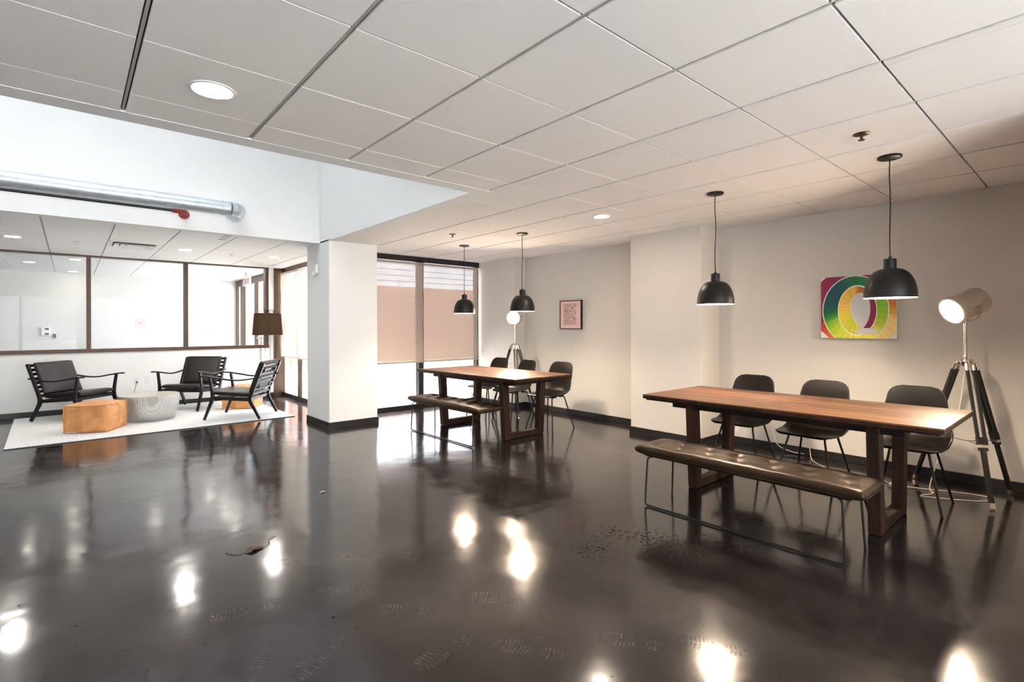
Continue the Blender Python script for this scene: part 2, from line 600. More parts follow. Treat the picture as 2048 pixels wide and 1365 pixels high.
    def obj(self, name, mat, parent=None, smooth=None, bevel=0.0, loc=None):
        o = bpy.data.objects.new(name, self.mesh(name, mat, smooth))
        C.objects.link(o)
        MB.count += 1
        o['seq'] = MB.count
        if parent is not None:
            o.parent = parent
        if loc is not None:
            o.location = loc
        if bevel:
            b = o.modifiers.new('edge', 'BEVEL')
            b.width = bevel
            b.segments = 2
            b.limit_method = 'ANGLE'
        return o

def tag(o, label=None, cat=None, group=None, kind=None):
    if label:
        o['label'] = label
    if cat:
        o['category'] = cat
    if group:
        o['group'] = group
    if kind:
        o['kind'] = kind
    return o

def thing(name, label, cat, loc=(0, 0, 0), rz=0.0, group=None):
    o = bpy.data.objects.new(name, None)
    o.empty_display_size = 0.1
    C.objects.link(o)
    o.location = loc
    o.rotation_euler = (0, 0, rz)
    return tag(o, label, cat, group)

def copy_tree(o, parent=None):
    c = o.copy()
    C.objects.link(c)
    c.parent = parent
    for ch in list(o.children):
        copy_tree(ch, c)
    return c

def sub(t, parent_name, names):
    """Hang the named parts of a thing under its nearest earlier part `parent_name` (all share the thing's axes)."""
    cur = None
    base = lambda o: o.name.split('.')[0]
    kids = sorted(t.children, key=lambda o: o['seq'])
    first = next((k for k in kids if base(k) == parent_name), None)
    for k in kids:
        if base(k) == parent_name:
            cur = k
        elif base(k) in names:
            k.parent = cur or first

def struct(name, m, mat, label=None, parent=None, smooth=None, bevel=0.0):
    o = m.obj(name, mat, parent, smooth, bevel)
    if parent is None:
        tag(o, label, None, None, 'structure')
    return o

def inst(mesh, name, parent, loc, scale=(1, 1, 1)):
    o = bpy.data.objects.new(name, mesh)
    C.objects.link(o)
    o.parent = parent
    o.location = loc
    o.scale = scale
    return o

def arc(c, r, a0, a1, n, plane='xz'):
    out = []
    for i in range(n + 1):
        a = a0 + (a1 - a0) * i / n
        u, v = r * math.cos(a), r * math.sin(a)
        out.append(Vector(c) + (Vector((u, 0, v)) if plane == 'xz' else Vector((0, u, v)) if plane == 'yz' else Vector((u, v, 0))))
    return out

def fillet(pts, r, n=5):
    """Round the inner corners of a polyline."""
    pts = [Vector(p) for p in pts]
    out = [pts[0]]
    for a, b, c in zip(pts, pts[1:], pts[2:]):
        d1, d2 = (a - b).normalized(), (c - b).normalized()
        p, q = b + d1 * r, b + d2 * r
        for i in range(n + 1):
            t = i / n
            out.append((1 - t) ** 2 * p + 2 * t * (1 - t) * b + t * t * q)
    out.append(pts[-1])
    return out

def spline(pts, n=8):
    pts = [Vector(p) for p in pts]
    P = [pts[0]] + pts + [pts[-1]]
    out = []
    for i in range(1, len(P) - 2):
        p0, p1, p2, p3 = P[i - 1:i + 3]
        for k in range(n):
            t = k / n
            out.append(0.5 * ((2 * p1) + (p2 - p0) * t + (2 * p0 - 5 * p1 + 4 * p2 - p3) * t * t + (3 * p1 - p0 - 3 * p2 + p3) * t ** 3))
    out.append(pts[-1])
    return out

# ------------------------------------------------------------------ the setting
ZC = 2.4395
XW = 5.67          # right wall
XA = 2.53          # atrium right wall / column left face
XL = -5.0
YB = -1.5
YN = 7.25          # nook window plane
YL = 10.33         # lounge far wall
XG = 3.09          # lounge side glazing
YK = 13.9          # back room far wall
ATOP = 5.4

struct('floor', MB().box((XL, YB, -0.12), (XW + 0.1, YN + 0.12, 0)).box((XL, YN + 0.12, -0.12), (XG + 0.1, YK + 0.1, 0)), M['floor'], 'dark polished concrete floor with footprints')
bpy.data.objects['floor'].data.materials[0] = M['floor']

struct('wall_right', MB().box((XW, YB, 0), (XW + 0.12, YN + 0.12, ZC + 0.3)), M['wall'], 'beige right wall behind the dining tables')
PX0, PY0, PY1 = 5.27, 2.91, 3.85
struct('wall_pier', MB().box((PX0, PY0, 0), (XW + 0.02, PY1, ZC + 0.02)), M['wall'], 'pale square pier between the two dining bays', bevel=0.004)
BX0, BY0 = 5.44, 6.24
struct('wall_corner_pier', MB().box((BX0, BY0, 0), (XW + 0.02, YN + 0.12, ZC + 0.02)), M['wall'], 'shallow wall pier beside the blinds')
CX0, CX1, CY0, CY1 = XA, 3.2, 6.555, 7.365
struct('column', MB().box((CX0, CY0, 0), (CX1, CY1, ZC + 0.02)), M['wall_white'], 'white square column in the middle of the room', bevel=0.004)
wb = MB().box((XL - 0.1, YB - 0.12, 2.3), (XW + 0.12, YB, ATOP)).box((XL - 0.1, YB - 0.12, 0), (XW + 0.12, YB, 0.15))
for a_, b_ in ((XL - 0.1, -2.6), (0.2, 0.5), (3.4, XW + 0.12)):
    wb.box((a_, YB - 0.12, 0.15), (b_, YB, 2.3))
struct('wall_back', wb, M['wall'], 'wall with added street windows behind the camera')
w6 = tag(MB().box((-2.6, YB - 0.1, 0.15), (3.4, YB - 0.02, 0.2)).obj('window_6', M['black_frame']), 'added street windows behind the camera', kind='structure')  # unseen windows, added and placed close to brighten the ceiling with daylight
for x in (-2.58, -1.2, 0.18, 0.52, 1.95, 3.38):
    MB().box((x - 0.03, YB - 0.1, 0.2), (x + 0.03, YB - 0.02, 2.3)).obj('mullion', M['black_frame'], w6)
for a_, b_ in ((-2.6, 0.2), (0.5, 3.4)):
    MB().box((a_, YB - 0.06, 0.2), (b_, YB - 0.054, 2.3)).obj('pane', M['glass'], w6)
struct('wall_added_shield', MB().box((3.75, YB, 0), (XW + 0.02, 0.14, ZC + 0.02)), M['wall'], 'unseen wall added right of the camera to block window light')  # out of view, added to keep window light off the right wall
struct('wall_left', MB().box((XL - 0.12, YB, 0), (XL, YK + 0.1, ATOP)), M['wall_white'], 'white wall at the far left')
# double-height opening with a rooflight
struct('wall_atrium_right', MB().box((XA, 3.33, ZC - 0.002), (2.672, CY0 + 0.3, ATOP)), M['wall_white'], 'white upper wall on the right of the opening')
struct('wall_atrium_near', MB().box((XL, 3.33, ZC - 0.002), (XA, 3.475, ATOP)), M['wall_white'], 'white upper wall on the near side of the opening')
YU = 6.87
struct('wall_atrium_far', MB().box((XL, YU, ZC - 0.002), (XA + 0.14, YU + 0.13, ATOP)), M['wall_white'], 'tall white bulkhead above the lounge ceiling')
RX0, RX1, RY0, RY1 = -2.6, 1.4, 4.3, 6.0      # the rooflight
sk = MB()
for lo, hi in (((XL, 3.33, ATOP), (RX0, YU + 0.13, ATOP + 0.2)), ((RX1, 3.33, ATOP), (2.672, YU + 0.13, ATOP + 0.2)),
               ((RX0, 3.33, ATOP), (RX1, RY0, ATOP + 0.2)), ((RX0, RY1, ATOP), (RX1, YU + 0.13, ATOP + 0.2))):
    sk.box(lo, hi)
struct('ceiling_atrium', sk, M['wall_white'], 'white upper ceiling round the rooflight')
sk = MB()
for i in range(5):
    x = RX0 + (RX1 - RX0) * i / 4
    sk.box((x - 0.03, RY0, ATOP + 0.1), (x + 0.03, RY1, ATOP + 0.2))
struct('window_1', sk, M['wall_white'], 'rooflight bars above the double-height opening')
MB().box((RX0, RY0, ATOP + 0.14), (RX1, RY1, ATOP + 0.146)).obj('pane', M['opal'], bpy.data.objects['window_1'])
# roof over everything else, so that daylight enters only by the windows
struct('ceiling_roof', MB().box((XL - 0.12, YB - 0.12, ZC + 0.3), (XW + 0.12, 3.33, ZC + 0.4)).box((2.672, 3.33, ZC + 0.3), (XW + 0.12, YN + 0.12, ZC + 0.4)).box((XL - 0.12, YU + 0.13, ZC + 0.3), (XG + 0.1, YK + 0.1, ZC + 0.4)), M['wall_white'], 'roof slab above the tile ceilings')

# ---- ceilings
def ceiling(name, rects, gx, gy, tile_region, tile_mat, label, gap_x, gap_y):
    """slab above, one tile object per cell, runner bars in the gaps along y."""
    s = MB()
    for x0, y0, x1, y1 in rects:
        s.box((x0, y0, ZC + 0.022), (x1, y1, ZC + 0.16))
    root = struct(name, s, M['plenum'], label)
    full = MB().box((-0.5, -0.5, 0), (0.5, 0.5, 0.021)).mesh('ceiling_tile', tile_mat)
    x00, tx = gx
    y00, ty = gy
    rx0, ry0, rx1, ry1 = tile_region
    lines = set()
    for (x0, y0, x1, y1) in rects:
        i0, i1 = math.floor((x0 - x00) / tx), math.ceil((x1 - x00) / tx)
        j0, j1 = math.floor((y0 - y00) / ty), math.ceil((y1 - y00) / ty)
        for i in range(i0, i1):
            for j in range(j0, j1):
                a0, a1 = max(x0, x00 + i * tx), min(x1, x00 + (i + 1) * tx)
                b0, b1 = max(y0, y00 + j * ty), min(y1, y00 + (j + 1) * ty)
                if a1 - a0 < 0.03 or b1 - b0 < 0.03:
                    continue
                if a1 < rx0 or b1 < ry0:
                    continue
                ga0 = gap_x / 2 if a0 > x0 + 1e-6 else 0.001
                ga1 = gap_x / 2 if a1 < x1 - 1e-6 else 0.001
                gb0 = gap_y / 2 if b0 > y0 + 1e-6 else 0.001
                gb1 = gap_y / 2 if b1 < y1 - 1e-6 else 0.001
                a0 += ga0; a1 -= ga1; b0 += gb0; b1 -= gb1
                inst(full, 'ceiling_tile', root, ((a0 + a1) / 2, (b0 + b1) / 2, ZC + random.uniform(-0.0006, 0.0006)), (a1 - a0, b1 - b0, 1))
        for i in range(i0 + 1, i1):
            x = x00 + i * tx
            if x > rx0 and (round(x, 3), y0) not in lines:
                lines.add((round(x, 3), y0))
                MB().box((x - gap_x * 0.24, y0, ZC + 0.006), (x + gap_x * 0.24, y1, ZC + 0.022)).obj('grid_runner', M['runner'], root)
    # plain lining over the part of the ceiling behind the camera
    b = MB()
    for x0, y0, x1, y1 in rects:
        if y0 < ry0 - 0.7:
            b.box((x0, y0, ZC + 0.003), (x1, ry0 - 0.66, ZC + 0.022))
        if x0 < rx0 - 0.7:
            b.box((x0, max(y0, ry0 - 0.66), ZC + 0.003), (rx0 - 0.66, y1, ZC + 0.022))
    if len(b.bm.verts):
        b.obj('ceiling_lining', tile_mat, root)
    else:
        b.bm.free()
    return root

ceil1 = ceiling('ceiling', [(XL, YB, 2.672, 3.33), (2.672, YB, XW, YN + 0.05)], (0.2057, 0.6019), (3.0555, 0.60865), (-1.3, -0.3, 9, 9), M['tile'], 'suspended tile ceiling over the dining side', 0.024, 0.011)
ceil2 = ceiling('ceiling_lounge', [(XL, YU + 0.13, XG, YL - 0.03)], (-0.235, 0.6015), (7.141, 0.605), (-1.5, 0, 9, 20), M['tile_smooth'], 'suspended tile ceiling over the lounge chairs', 0.014, 0.008)
ceil3 = ceiling('ceiling_back_room', [(XL, YL + 0.03, XG, YK)], (-0.235, 0.6015), (7.141, 0.605), (-1.9, 0, 9, 20), M['tile_smooth'], 'tile ceiling of the room behind the glass', 0.012, 0.006)
struct('ceiling_edge', MB().box((XL, YU + 0.129, ZC - 0.001), (XA + 0.14, YU + 0.131, ZC + 0.16)), M['wall_white'])
tag(bpy.data.objects['ceiling_edge'], 'white edge of the lounge ceiling', kind='structure')

# ---- lounge far wall with its interior window
LW = struct('wall_lounge', MB().box((XL, YL, 0), (XG + 0.1, YL + 0.1, 0.935)).box((2.835, YL, 0.935), (2.925, YL + 0.1, ZC + 0.02)), M['wall_white'], 'white low wall under the interior window')
win = tag(MB().box((XL, YL - 0.025, 0.925), (2.835, YL + 0.11, 0.982)).obj('window_2', M['bronze']), 'long dark bronze interior window above the lounge', kind='structure')
MB().box((XL, YL - 0.025, ZC - 0.022), (2.835, YL + 0.11, ZC + 0.01)).obj('window_head', M['bronze'], win)
mull = [-3.64, -2.36, -1.07, 0.2105, 1.5025, 2.80]
for x in mull:
    MB().box((x - 0.028, YL - 0.025, 0.982), (x + 0.028, YL + 0.11, ZC - 0.022)).obj('mullion', M['bronze'], win)
for a, b in zip([XL] + mull, mull):
    MB().box((a + 0.028, YL + 0.04, 0.982), (b - 0.028, YL + 0.046, ZC - 0.022)).obj('pane', M['glass_inner'], win)

# ---- side glazing of lounge and back room (x = XG)
gz = tag(MB().box((XG - 0.02, CY1, ZC - 0.09), (XG + 0.03, YL + 0.05, ZC + 0.01)).obj('window_3', M['bronze']), 'bronze framed side window of the lounge', kind='structure')
for y, w in ((7.42, 0.06), (9.38, 0.10), (10.36, 0.10)):
    MB().box((XG - 0.02, y - w / 2, 0.06), (XG + 0.03, y + w / 2, ZC - 0.09)).obj('mullion', M['bronze'], gz)
MB().box((2.925, YL - 0.02, 0.0), (XG - 0.02, YL + 0.1, ZC + 0.01)).obj('corner_post', M['bronze'], gz)
MB().box((XG - 0.02, CY1, 0.0), (XG + 0.03, YL + 0.3, 0.075)).obj('window_curb', M['black_frame'], gz)
for a, b in ((7.45, 9.33), (9.43, 10.31)):
    MB().box((XG + 0.0, a, 0.075), (XG + 0.006, b, ZC - 0.09)).obj('pane', M['glass'], gz)
gk = tag(MB().box((XG - 0.02, YL + 0.41, ZC - 0.14), (XG + 0.03, YK, ZC + 0.01)).obj('window_4', M['bronze']), 'bronze framed shopfront of the room behind the glass', kind='structure')
for y, w in ((11.55, 0.06), (12.2, 0.16), (13.35, 0.3), (13.86, 0.08)):
    MB().box((XG - 0.02, y - w / 2, 0.0), (XG + 0.03, y + w / 2, ZC - 0.14)).obj('mullion', M['bronze'], gk)
MB().box((XG - 0.02, YL + 0.41, 0.0), (XG + 0.03, YK, 0.1)).obj('window_curb', M['black_frame'], gk)
MB().box((XG - 0.02, YL + 0.41, 1.06), (XG + 0.03, 12.1, 1.10)).obj('push_rail', M['galv'], gk)
for a, b in ((10.75, 11.515), (11.585, 12.12), (12.28, 13.2), (13.5, 13.82)):
    MB().box((XG + 0.0, a, 0.1), (XG + 0.006, b, ZC - 0.14)).obj('pane', M['glass'], gk)
struct('wall_back_room', MB().box((XL, YK, 0), (XG + 0.1, YK + 0.1, ZC + 0.2)), M['wall_grey'], 'white far wall of the room behind the glass')

# ---- nook window (y = YN)
nw = tag(MB().box((CX1 - 0.02, YN - 0.06, ZC - 0.088), (BX0 + 0.02, YN + 0.08, ZC + 0.012)).obj('window_5', M['black_frame']), 'black framed street window behind the far dining table', kind='structure')
for x, w in ((3.23, 0.06), (4.29, 0.09), (5.44, 0.07)):
    MB().box((x - w / 2, YN - 0.03, 0.075), (x + w / 2, YN + 0.07, ZC - 0.088)).obj('mullion', M['black_frame'], nw)
MB().box((CX1 - 0.02, YN - 0.03, 0.0), (BX0, YN + 0.08, 0.075)).obj('window_curb', M['black_frame'], nw)
for a, b in ((3.26, 4.245), (4.335, 5.405)):
    MB().box((a, YN + 0.02, 0.075), (b, YN + 0.026, ZC - 0.088)).obj('pane', M['glass'], nw)

# ---- baseboards
BH, BT = 0.077, 0.013
def baseboard(name, lo, hi, label):
    struct(name, MB().box(lo, hi), M['base'], label, bevel=0.003)
baseboard('baseboard_right_near', (XW - BT, YB, 0), (XW, PY0, BH), 'black baseboard along the right wall')
baseboard('baseboard_right_far', (XW - BT, PY1, 0), (XW, BY0, BH), 'black baseboard behind the far dining table')
b = MB().box((PX0 - BT, PY0 - BT, 0), (PX0, PY1 + BT, BH)).box((PX0, PY0 - BT, 0), (XW - BT, PY0, BH)).box((PX0, PY1, 0), (XW - BT, PY1 + BT, BH))
struct('baseboard_pier', b, M['base'], 'black baseboard round the pier')
b = MB().box((BX0 - BT, BY0 - BT, 0), (BX0, YN - 0.03, BH)).box((BX0, BY0 - BT, 0), (XW - BT, BY0, BH))
struct('baseboard_corner', b, M['base'], 'black baseboard round the corner pier')
b = MB().box((CX0 - BT, CY0 - BT, 0), (CX0, CY1, BH)).box((CX0, CY0 - BT, 0), (CX1 + BT, CY0, BH)).box((CX1, CY0, 0), (CX1 + BT, YN - 0.04, BH))
struct('baseboard_column', b, M['base'], 'black baseboard round the white column')
baseboard('baseboard_lounge', (XL, YL - BT, 0), (2.925, YL, BH), 'black baseboard under the interior window')
baseboard('baseboard_back_room', (XL, YK - BT, 0), (XG - 0.03, YK, BH), 'black baseboard in the room behind the glass')

# ---- outside
struct('ground', MB().box((-60, -60, -0.3), (60, 60, -0.13)), M['ground'], 'pale pavement outside the windows')
nb = thing('neighbouring_building', 'white block and brick building seen through the blinds', 'building', (0, 20, 0))
MB().box((4, 0.05, -0.14), (26, 0.5, 8.5)).obj('mortar_wall', M['mortar'], nb)
MB().box((4, 0.0, -0.14), (26, 0.05, 3.05)).obj('brick_base', M['brick'], nb)
bmesh_block = MB().box((0, 0, 0), (1.42, 0.05, 0.225)).mesh('block', M['block'])
for r in range(8):
    for k in range(14):
        x = 5.0 + k * 1.45 + (0.72 if r % 2 else 0.0) + (0.3 if r % 3 == 2 else 0)
        if r < 8:
            inst(bmesh_block, 'block', nb, (x, 0.0, 3.06 + r * 0.25))
bp_ = thing('brick_pier', 'red brick pier outside the shopfront glass', 'brick pier', (4.05, 14.2, 0))
MB().box((-0.25, -0.25, -0.14), (0.25, 0.25, 3.4)).obj('pier_shaft', M['brick'], bp_)
MB().box((-0.3, -0.3, 3.4), (0.3, 0.3, 3.5)).obj('pier_cap', M['ground'], bp_)

# ------------------------------------------------------------------ ceiling fittings
def downlight(x, y, label, glow, group, r=0.075):
    t = thing('recessed_downlight', label, 'downlight', (x, y, ZC), 0, group)
    MB().lathe([(r + 0.014, 0.004), (r + 0.014, -0.004), (r, -0.006), (r - 0.004, 0.0), (r - 0.004, 0.004)], 32).obj('trim_ring', M['white_plastic'], t, 40)
    MB().lathe([(0, -0.003), (r - 0.002, -0.003), (r - 0.002, 0.002), (0, 0.002)], 32).obj('lens', glow, t)
    return t
DG, DC = M['glow_down'], M['glow_cool']
downlight(0.509, 2.756, 'bright round downlight in the near ceiling left of the opening edge', DG, 'downlights over the dining side', 0.085)
downlight(4.101, 3.352, 'small round downlight in the ceiling in front of the pier', DG, 'downlights over the dining side')
for x, y, l in ((-0.541, 8.76, 'leftmost round downlight in the lounge ceiling'), (1.253, 8.70, 'middle round downlight in the lounge ceiling right of the vent'), (2.468, 8.726, 'round downlight in the lounge ceiling nearest the column')):
    downlight(x, y, l, DC, 'downlights over the lounge')
for x, y, l in ((-0.538, 11.967, 'downlight behind the glass, leftmost of the left pane'), (0.054, 11.054, 'bright downlight behind the glass beside the left mullion'), (0.034, 13.432, 'far downlight behind the glass close to the left mullion'),
                (1.254, 12.189, 'downlight behind the middle pane of the interior window'), (2.356, 13.1, 'farthest downlight behind the right pane'), (2.422, 11.957, 'downlight behind the right pane in the second row'), (2.40, 10.958, 'downlight just behind the top of the right pane')):
    downlight(x, y, l, M['glow_back'], 'downlights in the room behind the glass')

def sprinkler(x, y, label):
    t = thing('ceiling_sprinkler', label, 'sprinkler', (x, y, ZC), 0, 'ceiling sprinklers')
    MB().lathe([(0, 0.002), (0.042, 0.002), (0.042, -0.004), (0.03, -0.008), (0.012, -0.009), (0, -0.009)], 24).obj('escutcheon', M['brass'], t, 40)
    MB().lathe([(0, -0.009), (0.009, -0.009), (0.007, -0.03), (0.011, -0.034), (0, -0.034)], 12).obj('sprinkler_body', M['brass'], t, 40)
    MB().lathe([(0, -0.034), (0.017, -0.035), (0.017, -0.038), (0, -0.039)], 16).obj('deflector', M['brass'], t, 40)
    return t
sprinkler(3.505, 0.929, 'brass ceiling sprinkler left of the nearest pendant lamp')
sprinkler(3.503, 5.161, 'small dark sprinkler in the ceiling left of the far pendant lamps')
s3 = sprinkler(0.062, 8.734, 'white concealed sprinkler left of the lounge ceiling vent')
s4 = sprinkler(1.867, 8.714, 'white concealed sprinkler between two lounge downlights')
for s in (s3, s4):
    for ch in s.children:
        ch.data = ch.data.copy()
        ch.data.materials[0] = M['white_plastic']

# four-way diffuser
v = thing('ceiling_vent', 'square white air diffuser in the lounge ceiling', 'air vent', (0.658, 8.66, ZC), 0)
def frame_ring(mb, a, b, z0, z1):
    mb.hexa([(-a, -a, z0), (a, -a, z0), (b, -b, z1), (-b, -b, z1)], [(-a, -a, z0 + 0.004), (a, -a, z0 + 0.004), (b, -b, z1 + 0.004), (-b, -b, z1 + 0.004)])
    mb.hexa([(a, -a, z0), (a, a, z0), (b, b, z1), (b, -b, z1)], [(a, -a, z0 + 0.004), (a, a, z0 + 0.004), (b, b, z1 + 0.004), (b, -b, z1 + 0.004)])
    mb.hexa([(a, a, z0), (-a, a, z0), (-b, b, z1), (b, b, z1)], [(a, a, z0 + 0.004), (-a, a, z0 + 0.004), (-b, b, z1 + 0.004), (b, b, z1 + 0.004)])
    mb.hexa([(-a, a, z0), (-a, -a, z0), (-b, -b, z1), (-b, b, z1)], [(-a, a, z0 + 0.004), (-a, -a, z0 + 0.004), (-b, -b, z1 + 0.004), (-b, b, z1 + 0.004)])
m_ = MB(); frame_ring(m_, 0.292, 0.235, -0.004, -0.005); m_.obj('vent_frame', M['white_plastic'], v)
MB().box((-0.24, -0.24, -0.001), (0.24, 0.24, 0.001)).obj('vent_throat', M['dark_plastic'], v)
for a, b in ((0.225, 0.165), (0.155, 0.10)):
    m_ = MB(); frame_ring(m_, a, b, -0.026, -0.004); m_.obj('louvre', M['white_plastic'], v)
MB().box((-0.085, -0.085, -0.022), (0.085, 0.085, -0.018)).obj('centre_plate', M['white_plastic'], v)
sl = thing('ceiling_slot_grille', 'three small slots in the lounge ceiling near the bulkhead', 'grille', (1.468, 7.2, ZC))
for k in (-0.16, 0.0, 0.16):
    MB().box((-0.05, k - 0.012, -0.003), (0.05, k + 0.012, 0.0)).obj('slot', M['brass'], sl)

# pendant lamps
def pendant():
    t = thing('pendant_lamp', '', 'pendant lamp', (0, 0, 0), 0, 'black dome pendants over the dining tables')
    MB().lathe([(0, 0.0), (0.0, -0.001), (0.068, -0.001), (0.068, -0.012), (0.062, -0.016), (0, -0.016)], 32).obj('canopy', M['black_paint'], t, 40)
    for a in (0.6, 0.6 + PI):
        MB().lathe([(0, -0.016), (0.005, -0.016), (0.005, -0.022), (0, -0.022)], 8, Matrix.Translation((0.036 * math.cos(a), 0.036 * math.sin(a), 0))).obj('canopy_screw', M['black_paint'], t)
    pts = spline([(0, 0, -0.016), (0.003, 0.002, -0.12), (-0.003, -0.003, -0.3), (0.002, 0.003, -0.5), (0, 0, -0.68)], 6)
    MB().tube(pts, 0.0038, 8).obj('cord', M['black_paint'], t, 60)
    MB().lathe([(0, -0.664), (0.008, -0.664), (0.010, -0.679), (0.035, -0.681), (0.036, -0.684), (0.036, -0.75), (0, -0.75)], 32).obj('socket_cap', M['black_paint'], t, 40)
    prof = []
    R, H = 0.148, 0.190
    for k in range(15):
        a = PI / 2 * k / 14
        prof.append((0.034 + (R - 0.034) * math.sin(a) ** 0.92, -0.746 - H * (1 - math.cos(a)) ** 1.05))
    prof.append((R + 0.001, -0.746 - H - 0.004))
    MB().lathe(prof, 48).obj('shade', M['black_paint'], t, 60)
    MB().lathe([(r - 0.003, z - 0.0015) for r, z in prof[1:-1]] + [(R - 0.001, -0.746 - H - 0.003)], 48).obj('shade_lining', M['shade_in'], t, 60)
    MB().lathe([(0, -0.80), (0.014, -0.80), (0.016, -0.82), (0.03, -0.85), (0.034, -0.872), (0.028, -0.893), (0.014, -0.903), (0, -0.905)], 20).obj('bulb', M['glow_pend'], t, 60)
    return t
pp = pendant()
sub(pp, 'canopy', ['canopy_screw'])
sub(pp, 'shade', ['shade_lining'])
for i, (x, y, l) in enumerate(((4.115, 5.776, 'black dome pendant lamp in front of the blinds, farthest of four'), (4.115, 4.578, 'black dome pendant lamp above the right end of the far table'),
                               (4.115, 2.144, 'black dome pendant lamp hanging in front of the pier edge'), (4.115, 0.93, 'nearest black dome pendant lamp overlapping the colourful painting'))):
    o = pp if i == 0 else copy_tree(pp)
    o.location = (x, y, ZC)
    o.rotation_euler = (0, 0, 0.7 * i)
    o['label'] = l

# spiral duct and sprinkler pipe in front of the bulkhead
dy, dz, dr = 6.56, 2.676, 0.076
d = thing('spiral_duct', 'galvanised spiral duct running along the white bulkhead', 'duct', (0, dy, dz))
MB().tube([(XL + 0.02, 0, 0), (1.34, 0, 0)], dr, 32).obj('duct_pipe', M['galv'], d, 40)
for k in range(34):
    x = 1.18 - k * 0.142
    pts = []
    for i in range(25):
        a = 2 * PI * i / 24
        pts.append((x + 0.02 * math.sin(a / 2), (dr + 0.0005) * math.cos(a), (dr + 0.0005) * math.sin(a)))
    MB().tube(pts, 0.0022, 6).obj('spiral_seam', M['galv'], d, 60)
MB().tube([(1.30, 0, 0), (1.385, 0, 0)], dr + 0.005, 32).obj('coupling', M['galv'], d, 40)
el = [Vector((1.385 + 0.11 * math.sin(a), 0.11 * (1 - math.cos(a)), 0)) for a in [PI / 2 * i / 3 for i in range(4)]]
for i in range(3):
    MB().tube([el[i], el[i + 1]], dr + 0.004 + 0.001 * i, 32).obj('elbow_segment', M['galv'], d, 40)
MB().tube([el[-1], el[-1] + Vector((0, YU - dy - 0.11 - 0.002, 0))], dr + 0.006, 32).obj('wall_stub', M['galv'], d, 40)
MB().tube([el[-1] + Vector((0, YU - dy - 0.11 - 0.02, 0)), el[-1] + Vector((0, YU - dy - 0.11 - 0.001, 0))], dr + 0.02, 32).obj('wall_collar', M['galv'], d, 40)
pz, py = 2.607, 6.70
sp = thing('sprinkler_pipe', 'black sprinkler pipe with red elbow under the duct', 'pipe', (0, py, pz))
MB().tube([(XL + 0.02, 0, 0), (0.86, 0, 0)], 0.016, 16).obj('pipe_run', M['pipe_black'], sp, 40)
MB().tube([(0.85, 0, 0), (0.90, 0, 0)], 0.026, 16).obj('coupling', M['red_paint'], sp, 40)
e2 = [Vector((0.91 + 0.07 * math.sin(a), 0.07 * (1 - math.cos(a)), 0)) for a in [PI / 2 * i / 8 for i in range(9)]]
MB().tube([Vector((0.895, 0, 0))] + e2 + [Vector((0.98, YU - py - 0.006, 0))], 0.028, 16).obj('elbow', M['red_paint'], sp, 40)
MB().tube([(0.98, YU - py - 0.014, 0), (0.98, YU - py - 0.001, 0)], 0.055, 20).obj('wall_flange', M['red_paint'], sp, 40)

# small wall fittings
se = thing('occupancy_sensor', 'white motion sensor on the left face of the column', 'sensor', (XA, 6.955, 2.09))
MB().box((-0.045, -0.05, -0.05), (0.0, 0.05, 0.07)).obj('sensor_body', M['white_plastic'], se, bevel=0.012)
MB().lathe([(0, 0), (0.028, 0), (0.026, 0.02), (0.015, 0.034), (0, 0.038)], 20, Matrix.Translation((-0.05, -0.01, -0.05)) @ Matrix.Rotation(math.radians(215), 4, 'Y')).obj('sensor_lens', M['white_plastic'], se, 60)

def outlet(loc, rz, label, plug=None):
    t = thing('wall_outlet', label, 'outlet', loc, rz, 'wall outlets')
    MB().box((-0.035, -0.005, -0.057), (0.035, 0.0, 0.057)).obj('cover_plate', M['white_plastic'], t, bevel=0.003)
    for z in (-0.02, 0.02):
        MB().box((-0.016, -0.008, z - 0.014), (0.016, -0.005, z + 0.014)).obj('socket_face', M['white_plastic'], t, bevel=0.003)
        for sx in (-0.006, 0.006):
            MB().box((sx - 0.0015, -0.0085, z - 0.004), (sx + 0.0015, -0.008, z + 0.006)).obj('slot', M['dark_plastic'], t)
    sub(t, 'cover_plate', ['socket_face', 'slot'])
    return t
outlet((0.814, YL, 0.446), 0, 'white wall outlet with black plug behind the drum table')
bl = thing('blank_wall_plate', 'blank white wall plate right of the lounge outlet', 'wall plate', (0.961, YL, 0.44))
MB().box((-0.035, -0.005, -0.057), (0.035, 0.0, 0.057)).obj('cover_plate', M['white_plastic'], bl, bevel=0.003)
outlet((XW, 2.72, 0.19), PI / 2 * 3, 'white outlet low on the right wall beside the pier')
pc = thing('power_cord', 'black lamp cord hanging from the lounge wall outlet', 'cord')
MB().box((0.80, YL - 0.035, 0.415), (0.828, YL - 0.0085, 0.437)).obj('plug', M['dark_plastic'], pc, bevel=0.003)
MB().tube(spline([(0.812, YL - 0.033, 0.424), (0.80, YL - 0.05, 0.38), (0.77, YL - 0.05, 0.25), (0.73, YL - 0.035, 0.06), (0.78, YL - 0.024, 0.008), (1.0, YL - 0.022, 0.006), (1.6, YL - 0.022, 0.006), (2.4, YL - 0.022, 0.006), (2.58, YL - 0.1, 0.006)], 8), 0.0035, 6).obj('cable', M['dark_plastic'], pc, 60)

